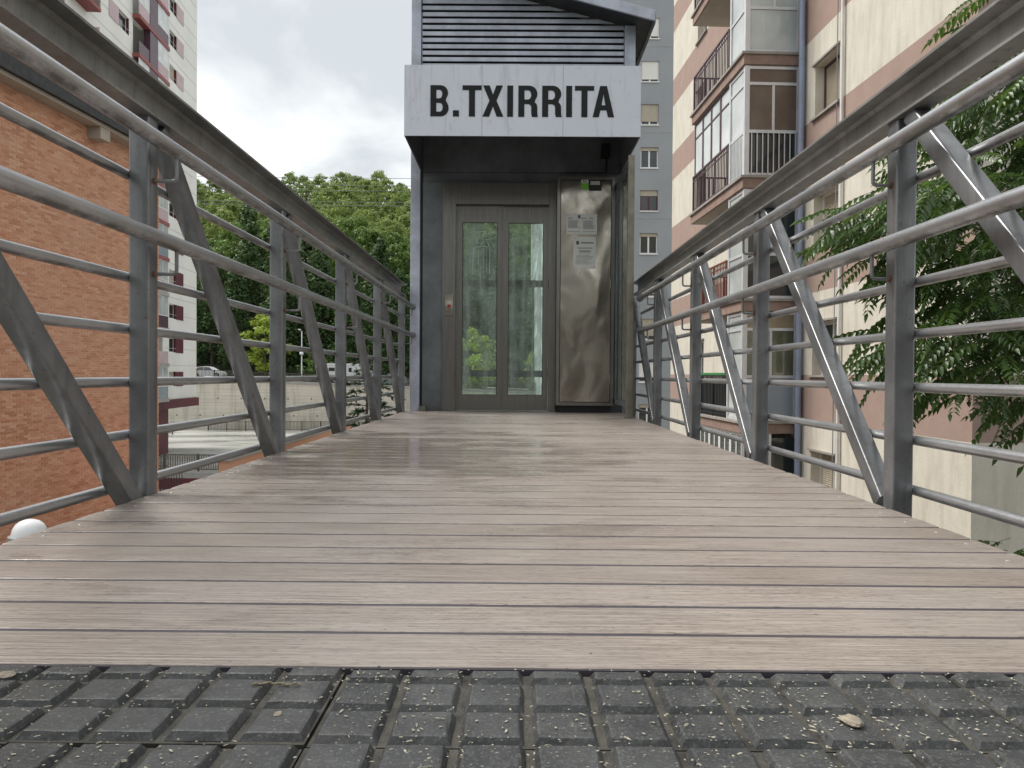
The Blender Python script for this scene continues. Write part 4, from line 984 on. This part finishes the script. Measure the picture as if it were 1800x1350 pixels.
# ------------------------------------------------------------------ vehicles on the road
def wheel(p, x, y, z, r=.32):
    t = MB().lathe([(r * .62, -.1), (r * .95, -.1), (r, -.06), (r, .06), (r * .95, .1), (r * .62, .1), (r * .62, -.1)], (0, 0, 0), 20).build('wheel', 'tyre', p, True)
    t.location = (x, y, z); t.rotation_euler.x = R(90)
    h = MB().lathe([(.001, .09), (r * .2, .09), (r * .25, .05), (r * .6, .08), (r * .62, .0), (.001, .0)], (0, 0, 0), 14).build('rim', 'hub', t, True)
    MB().lathe([(.001, -.09), (r * .2, -.09), (r * .25, -.05), (r * .6, -.08), (r * .62, .0)], (0, 0, 0), 14).build('rim', 'hub', t, True)
def car(label, x, y, zz, flip=1, mat='carwhite'):
    c = thing('parked_car', label, 'car', (x, y, zz))
    lo = [(-2.1, .28), (-2.12, .62), (-2.05, .92), (-1.25, .98), (1.0, .94), (1.75, .82), (2.08, .62), (2.1, .30)]
    arch = []
    for cx in (1.32, -1.32):
        arch += [(cx + .37 * math.cos(a), .30 + .37 * math.sin(a) * .95) for a in [i * math.pi / 6 for i in range(7)]]
    pts = [(flip * px, pz) for px, pz in lo + [(1.69, .26)] + arch[:7] + [(.9, .22), (-.9, .22)] + arch[7:] + [(-1.72, .26)]]
    MB().prism(pts, 'y', -.86, .86).build('body', mat, c, True)
    cabp = [(-1.85, .95, .82), (-1.35, 1.40, .62), (-.3, 1.50, .60), (.35, 1.42, .62), (1.15, .93, .80)]
    b = MB(); n = len(cabp)
    b.add([(flip * px, -w_, pz) for px, pz, w_ in cabp] + [(flip * px, w_, pz) for px, pz, w_ in cabp], [tuple(range(n)), tuple(range(2 * n - 1, n - 1, -1))] + [(i, i + 1, n + i + 1, n + i) for i in range(n - 1)])
    b.build('roof', mat, c, True)
    for s_ in (-1, 1):
        b = MB()
        for q in ([(-1.45, 1.0), (-1.22, 1.36), (-.45, 1.43), (-.45, 1.0)], [(-.38, 1.0), (-.38, 1.43), (.28, 1.37), (.88, .98)]):
            b.add([(flip * px, s_ * (.83 - (pz - .95) / .5 * .2 + .012), pz) for px, pz in q], [(0, 1, 2, 3)])
        b.build('side_window', 'win', c)
        box('door_handle', 'black', c, -.3, -.15, s_ * .865 - .01, s_ * .865 + .01, .82, .85)
        box('headlight', 'hub', c, min(flip * 1.8, flip * 2.085), max(flip * 1.8, flip * 2.085), s_ * .62 - .15, s_ * .62 + .15, .62, .74); box('tail_light', 'red', c, min(flip * -2.135, flip * -1.98), max(flip * -2.135, flip * -1.98), s_ * .7 - .13, s_ * .7 + .13, .68, .90)
    for wx_ in (-1.32, 1.32):
        for s_ in (-1, 1): wheel(c, wx_, s_ * .78, .32)
car('white car parked on the road beside the tower', -39.9, 100.0, road_z(-39.9) + .004, 1)
car('pale blue-white car parked behind the camper', -16.1, 100.2, road_z(-16.1) + .004, -1, 'frost')
cv = thing('camper_van', 'white camper van parked on the road above the retaining wall', 'camper van', (-21.8, 100.6, road_z(-21.8) + .004))
MB().prism([(-3.0, .45), (-3.05, 2.5), (-2.9, 2.62), (1.2, 2.62), (2.3, 2.5), (2.65, 2.15), (2.5, 1.75), (2.2, 1.6), (2.2, .45)], 'y', -1.1, 1.1).build('living_box', 'carwhite', cv)
MB().prism([(2.2, .4), (2.201, 1.62), (2.75, 1.75), (3.35, 1.15), (3.75, 1.0), (3.85, .45)], 'y', -.95, .95).build('cab', 'carwhite', cv)
for s_ in (-1, 1): MB().add([(2.35, s_ * .955, 1.12), (3.2, s_ * .955, 1.12), (2.78, s_ * .955, 1.65), (2.35, s_ * .955, 1.6)], [(0, 1, 2, 3)]).build('cab_window', 'win', cv)
box('side_window', 'win', cv, .2, .6, -1.115, -1.101, 1.5, 2.05); box('side_window', 'win', cv, -2.4, -1.6, -1.115, -1.101, 1.6, 2.05); box('vent_panel', 'kerb', cv, 1.0, 1.6, -1.112, -1.101, 1.45, 1.75)
box('roof_box', 'carwhite', cv, -1.5, -.5, -.5, .5, 2.621, 2.85); box('door_line', 'kerb', cv, -.35, .75, -1.108, -1.101, .6, .62); box('trim_stripe', 'kerb', cv, -3.0, 2.1, -1.106, -1.1005, 2.30, 2.33)
for wx_ in (-1.6, 2.9):
    for s_ in (-1, 1): wheel(cv, wx_, s_ * .92, .36, .36)

# ------------------------------------------------------------------ lamps and cables
lp = thing('street_lamp', 'white domed street lamp top beside the brick wall, lower left', 'lamp', (-5.07, 8.0, -9.6))
b = MB().lathe([(.165, 0), (.164, .03), (.152, .075), (.128, .115), (.09, .145), (.045, .162), (.0005, .167)], (0, 0, 8.30), 32); b.build('dome', 'dome', lp, True)
MB().lathe([(.001, 8.225), (.15, 8.23), (.185, 8.262), (.195, 8.285), (.195, 8.297), (.166, 8.30), (.001, 8.299)], (0, 0, 0), 32).build('rim', 'lampgrey', lp, True)
MB().path([(0, 0, 0), (0, 0, 8.0), (0, 0, 8.226)], [.07, .05, .05], 14).build('pole', 'lampgrey', lp, True)
MB().path([(.17, 0, 8.305), (.215, 0, 8.315)], .008, 6).build('latch', 'dome', lp)
lp = thing('road_lamp', 'slim white lamp post on the road in front of the wood', 'lamp', (-28.1, 101, road_z(-28.1)))
MB().path([(0, 0, 0), (0, 0, 6.6)], [.09, .06], 8).build('pole', 'dome', lp, True)
MB().lathe([(.001, 3.45), (.2, 3.5), (.28, 3.68), (.2, 3.88), (.001, 3.93)], (0, -.1, 0), 14).build('globe', 'dome', lp, True)
MB().path([(0, 0, 6.55), (0, -.9, 6.75)], .05, 8).build('arm', 'dome', lp, True); box('head', 'dome', lp, -.12, .12, -1.3, -.8, 6.70, 6.84)
for yy, nm in ((306, 'topmost of the five thin power cables, just above the tree line'), (319, 'second from the top of five thin power cables before the wooded hill'), (328, 'middle one of five thin power cables before the wooded hill'), (348, 'second from the bottom of five thin power cables before the hill'), (354, 'lowest of the five thin power cables before the wooded hill')):
    z = .415 + (655 - yy) / 1352 * 98
    cb = MB().path([(-70 + 10 * i, 98, z - .35 + .35 * ((i - 5) / 5) ** 2 - i * .03) for i in range(11)], .03, 5).build('power_cable', 'cable')
    tag(cb, nm, 'cable', 'power cables across the hill')

# ------------------------------------------------------------------ trees on the hillside
def crown_mesh(name, mat, seed, kind):
    r = random.Random(seed); b = MB()
    lobes = []
    if kind == 'conifer':
        for i in range(60):
            h = r.random() ** 0.8; rad = 2.6 * (1 - h) ** 0.75 + .25; a = r.uniform(0, 6.283)
            lobes.append((rad * .75 * math.cos(a), rad * .75 * math.sin(a), .8 + h * 17.5, .6 + .75 * (1 - h), .9 + .9 * (1 - h)))
    else:
        for i in range(100):
            a = r.uniform(0, 6.283); h = r.uniform(.0, 1); rad = 4.2 * math.sin(math.pi * (.12 + .80 * h)) * r.uniform(.25, 1.18)
            s = r.uniform(.40, 1.05); lobes.append((rad * math.cos(a), rad * math.sin(a), 2.0 + h * 10.5, s, s * .8))
    per = 64 if kind == 'conifer' else 46
    for (lx, ly, lz, s, sz) in lobes:
        for j in range(per):
            u = r.uniform(-1, 1); a = r.uniform(0, 6.283); q = math.sqrt(1 - u * u); rr = r.uniform(.55, 1.12)
            n = Vector((q * math.cos(a), q * math.sin(a), u)); p = Vector((lx, ly, lz)) + Vector((n.x * s, n.y * s, n.z * sz)) * rr
            n = (n + Vector((r.uniform(-.8, .8), r.uniform(-.8, .8), r.uniform(-.3, .9)))).normalized()
            t1 = n.cross(Vector((r.uniform(-1, 1), r.uniform(-1, 1), r.uniform(-1, 1)))).normalized(); t2 = n.cross(t1)
            e = r.uniform(.13, .28)
            o = len(b.v); b.v += [tuple(p + t1 * e * 1.3), tuple(p + t2 * e * .7), tuple(p - t1 * e * 1.2), tuple(p - t2 * e * .7)]; b.f += [(o, o + 1, o + 2, o + 3)]
    return b.raw(name, mat)
def trunk_mesh(h, r0):
    b = MB().path([(0, 0, -1.0), (.05, .03, h * .3), (-.05, .06, h * .65), (0, 0, h * .95)], [r0, r0 * .8, r0 * .5, r0 * .12], 7)
    rr = random.Random(2)
    for i in range(7):
        a = i * 2.4; z0 = h * (.3 + .08 * i); b.path([(0, 0, z0), (1.2 * math.cos(a), 1.2 * math.sin(a), z0 + 1.0), (2.2 * math.cos(a), 2.2 * math.sin(a), z0 + 1.6)], [r0 * .35, r0 * .2, r0 * .06], 5)
    return b.mesh('trunk', 'bark', True)
trk_c, trk_b = trunk_mesh(18, .28), trunk_mesh(12, .25)
con = [crown_mesh('crown', 'leaf_dark', 100 + i, 'conifer') for i in range(3)]
mid = [crown_mesh('crown', 'leaf_mid', 200 + i, 'broad') for i in range(3)]
lig = [crown_mesh('crown', 'leaf_light', 300 + i, 'broad') for i in range(3)]
lim = [crown_mesh('crown', 'leaf_lime', 400 + i, 'broad') for i in range(2)]
def hill_z(x, yy): return road_z(max(min(x, 30), -80)) + max(0, min(yy - 106.5, 118)) * 0.40 + 1.0 * math.sin(x * 0.06 + yy * 0.02) * min(1, max(0, (yy - 106.5)) / 20)
def tree(name, label, crown, trunk, loc, s, group, rz=0, sx=1.0):
    t = thing(name, label, 'tree', loc, rz, group); t.scale = (s * sx, s * sx, s)
    link('trunk', trunk, t); link('crown', crown, t); return t
rt = random.Random(9)
rows = [(110, 4.6, 'con'), (115, 5.2, 'con'), (122, 5.6, 'mix'), (131, 5.4, 'mid'), (142, 5.8, 'mid'), (155, 4.9, 'mix2'), (166, 4.9, 'light'), (177, 5.1, 'light'), (188, 5.3, 'light'), (199, 5.4, 'light'), (210, 5.6, 'light'), (219, 5.6, 'light')]
LBL = {'con': ('conifer_tree', 'dark green conifer standing in the front rows of the wooded hill'), 'mid': ('broadleaf_tree', 'mid green broadleaf tree on the middle of the wooded hill'), 'light': ('broadleaf_tree', 'light green broadleaf tree high on the wooded hill')}
for yy, spc, kind in rows:
    xa, xb = (-.47 if yy < 150 else -.44) * yy - 4, .06 * yy + 4
    x = xa + rt.uniform(0, spc)
    while x < xb:
        k = kind
        left = x < -.24 * yy
        if k == 'mix': k = 'con' if rt.random() < (.75 if left else .45) else 'mid'
        if k == 'mix2': k = 'mid' if rt.random() < .5 else 'light'
        y_ = yy + rt.uniform(-2.5, 2.5); z = hill_z(x, y_) - .3
        if k == 'con': s = rt.uniform(.75, 1.12) * (1.08 if left else .9); tree(LBL[k][0], LBL[k][1], rt.choice(con), trk_c, (x, y_, z), s, 'conifers on the hillside', rt.uniform(0, 6), 1.15)
        else: s = rt.uniform(.6, 1.0) if yy > 150 else rt.uniform(.75, 1.2); tree(LBL[k][0], LBL[k][1], rt.choice(mid if k == 'mid' else lig), trk_b, (x, y_, z), s, 'broadleaf trees %s the hillside' % ('on' if k == 'mid' else 'high on'), rt.uniform(0, 6), rt.uniform(.85, 1.25))
        x += spc * rt.uniform(.75, 1.25)
tree('lime_tree', 'bright lime green small tree at the roadside behind the left railing', lim[0], trk_b, (-34.4, 105.5, road_z(-34)), .68, None, .5, 1.05)
tree('lime_tree', 'yellow-green tree seen through the left lift door pane', lim[1], trk_b, (-5.2, 104, road_z(-5) - 1.3), .72, None, 1.5, 1.15)
tree('lime_tree', 'small yellow-green tree seen through the right lift door pane', lim[0], trk_b, (2.6, 106, road_z(2) - 1.2), .50, None, 2.6, .8)
tree('broadleaf_shrub', 'low green roadside shrub beside the slim white lamp post', mid[0], trk_b, (-27.0, 103.5, road_z(-27) - 1.2), .42, None, 1.0, 1.3)

# thin cedar rising beside the bridge on the left
cd = thing('cedar_tree', 'sparse blue-green young cedar behind the far left railing', 'tree', (-3.95, 20.5, -9.6))
b = MB().path([(0, 0, 0), (.05, 0, 4), (-.03, .02, 8), (.02, 0, 10.75)], [.16, .11, .05, .008], 8); nb = MB(); rc = random.Random(31)
for i in range(70):
    z0 = 5.5 + 5.0 * i / 70; Lb = (10.9 - z0) * .34 + .15; a = i * 2.399 + rc.uniform(-.3, .3)
    pts = [Vector((Lb * s_ * math.cos(a), Lb * s_ * math.sin(a), z0 + Lb * (.28 * s_ - .35 * s_ * s_))) for s_ in (0, .35, .7, 1.0)]
    b.path(pts, [.016, .011, .007, .003], 5)
    for k in range(int(80 * Lb) + 12):
        s_ = rc.uniform(.15, 1.0); j = min(2, int(s_ * 3)); p = pts[j].lerp(pts[j + 1], (s_ * 3 - j) if s_ < 1 else 1)
        dirv = Vector((math.cos(a) + rc.uniform(-.9, .9), math.sin(a) + rc.uniform(-.9, .9), rc.uniform(-.35, .45))).normalized(); e = rc.uniform(.10, .24)
        sd = dirv.cross(Vector((rc.uniform(-1, 1), rc.uniform(-1, 1), 1))).normalized() * e * .16
        nb.add([p, p + dirv * e * .5 + sd, p + dirv * e, p + dirv * e * .5 - sd], [(0, 1, 2, 3)])
b.build('trunk', 'bark', cd, True); link('crown', nb.raw('crown', 'cedar'), cd)

# ------------------------------------------------------------------ near tree with compound leaves on the right
def leaf_mesh(seed):
    r = random.Random(seed); b = MB(); Lr = .46; n = 9
    rach = [Vector((Lr * s_, .03 * math.sin(s_ * 2) * r.uniform(-1, 1), -.16 * s_ * s_)) for s_ in [i / 8 for i in range(9)]]
    b.path(rach, [.0028 - .0002 * i for i in range(9)], 3, False)
    def leaflet(p, d, up, Ls):
        d = d.normalized(); s_ = d.cross(up).normalized(); up = s_.cross(d)
        w_ = Ls * r.uniform(.17, .23); cv = Ls * .10
        pts = [p, p + d * Ls * .28 + s_ * w_ + up * .008, p + d * Ls * .62 + s_ * w_ * .72 - up * cv * .3, p + d * Ls - up * cv * 1.6, p + d * Ls * .62 - s_ * w_ * .72 - up * cv * .3, p + d * Ls * .28 - s_ * w_ + up * .008, p + d * Ls * .30 - up * .004, p + d * Ls * .64 - up * (.004 + cv * .5)]
        b.add(pts, [(0, 6, 1), (0, 5, 6), (1, 6, 7, 2), (6, 5, 4, 7), (2, 7, 3), (7, 4, 3)])
    for i in range(n):
        s_ = .22 + .74 * i / (n - 1); p = Vector((Lr * s_, 0, -.16 * s_ * s_)); Ls = .100 * (1 - .45 * abs(s_ - .5)) * r.uniform(.85, 1.1)
        for sd in (-1, 1):
            leaflet(p, Vector((.55 + r.uniform(-.15, .15), sd * .9, -.45 + r.uniform(-.25, .15))), Vector((0, sd * .3, 1)), Ls)
    leaflet(rach[-1], Vector((1, 0, -.5)), Vector((0, 0, 1)), .095)
    return b.raw('leaf', 'leaf_near')
leaves = [leaf_mesh(500 + i) for i in range(5)]
nt = thing('ash_leaved_tree', 'leafy tree with long compound leaves behind the right railing', 'tree', (6.9, 8.2, -9.6))
rn = random.Random(77)
# leafy masses of the crown: centre, radii, number of leaves
masses = [((5.0, 6.7, 2.0), (1.5, 1.3, 2.0), 900), ((3.5, 6.4, 1.72), (.72, .7, .5), 150), ((3.75, 6.4, .75), (.7, .7, .5), 150), ((3.95, 6.3, 3.72), (.32, .3, .12), 7),
          ((4.75, 6.6, .18), (.45, .4, .2), 20), ((5.8, 6.6, -.1), (.9, .7, .5), 60), ((4.35, 6.2, -.98), (.42, .4, .16), 18), ((6.2, 8.2, 2.6), (1.8, 1.3, 2.2), 160), ((5.0, 7.3, 2.9), (1.25, .9, .9), 200)]
tb = MB().path([(0, 0, 0), (.1, .05, 4), (0, 0, 8), (-.1, -.1, 10.5), (-.05, 0, 12.6)], [.20, .17, .12, .07, .02], 10)
items = []
TO = Vector((6.9, 8.2, -9.6))
for cen, rad, cnt in masses:
    c_ = Vector(cen) - TO; root = Vector((0, 0, max(7.2, min(10.8, c_.z - 1.3))))
    nsub = max(1, cnt // 22)
    for k in range(nsub):
        while True:
            d_ = Vector((rn.uniform(-1, 1), rn.uniform(-1, 1), rn.uniform(-1, 1)))
            if d_.length < 1: break
        tip = c_ + Vector((d_.x * rad[0], d_.y * rad[1], d_.z * rad[2])) * .75
        pts = [root, root.lerp(tip, .3) + Vector((0, 0, .22)), root.lerp(tip, .6) + Vector((0, 0, .28)), root.lerp(tip, .85) + Vector((0, 0, .12)), tip]
        tb.path(pts, [.026, .019, .012, .008, .004], 5)
    for i in range(cnt):
        while True:
            d_ = Vector((rn.uniform(-1, 1), rn.uniform(-1, 1), rn.uniform(-1, 1)))
            if d_.length < 1: break
        q = c_ + Vector((d_.x * rad[0], d_.y * rad[1], d_.z * rad[2]))
        out = Vector((-.75, -.25, 0)) + Vector((d_.x, d_.y, 0)) * .8
        yaw = math.atan2(out.y, out.x) + rn.uniform(-.7, .7); pit = rn.uniform(-.15, .65)
        items.append((q, (rn.uniform(-.4, .4), pit, yaw), rn.uniform(.75, 1.2), rn.randrange(5)))
tb.build('trunk', 'bark', nt, True)
def vis_key(it):
    w_ = it[0] + TO; px = 906 + 1352 * w_.x / w_.y
    return w_.y + (6 if px > 1830 else 0)
items.sort(key=vis_key)
rest = MB()
for i, (q, rot, s, li) in enumerate(items):
    if i < 300: link('leaf', leaves[li], nt, q, rot, (s, s, s))
    else:
        from mathutils import Euler
        mx = Matrix.Translation(q) @ Euler(rot).to_matrix().to_4x4() @ Matrix.Scale(s, 4)
        me = leaves[li]; o_ = len(rest.v); rest.v += [tuple(mx @ v.co) for v in me.vertices]; rest.f += [tuple(o_ + k for k in p.vertices) for p in me.polygons]
o = link('foliage', rest.raw('foliage', 'leaf_near'), nt); o['kind'] = 'stuff'
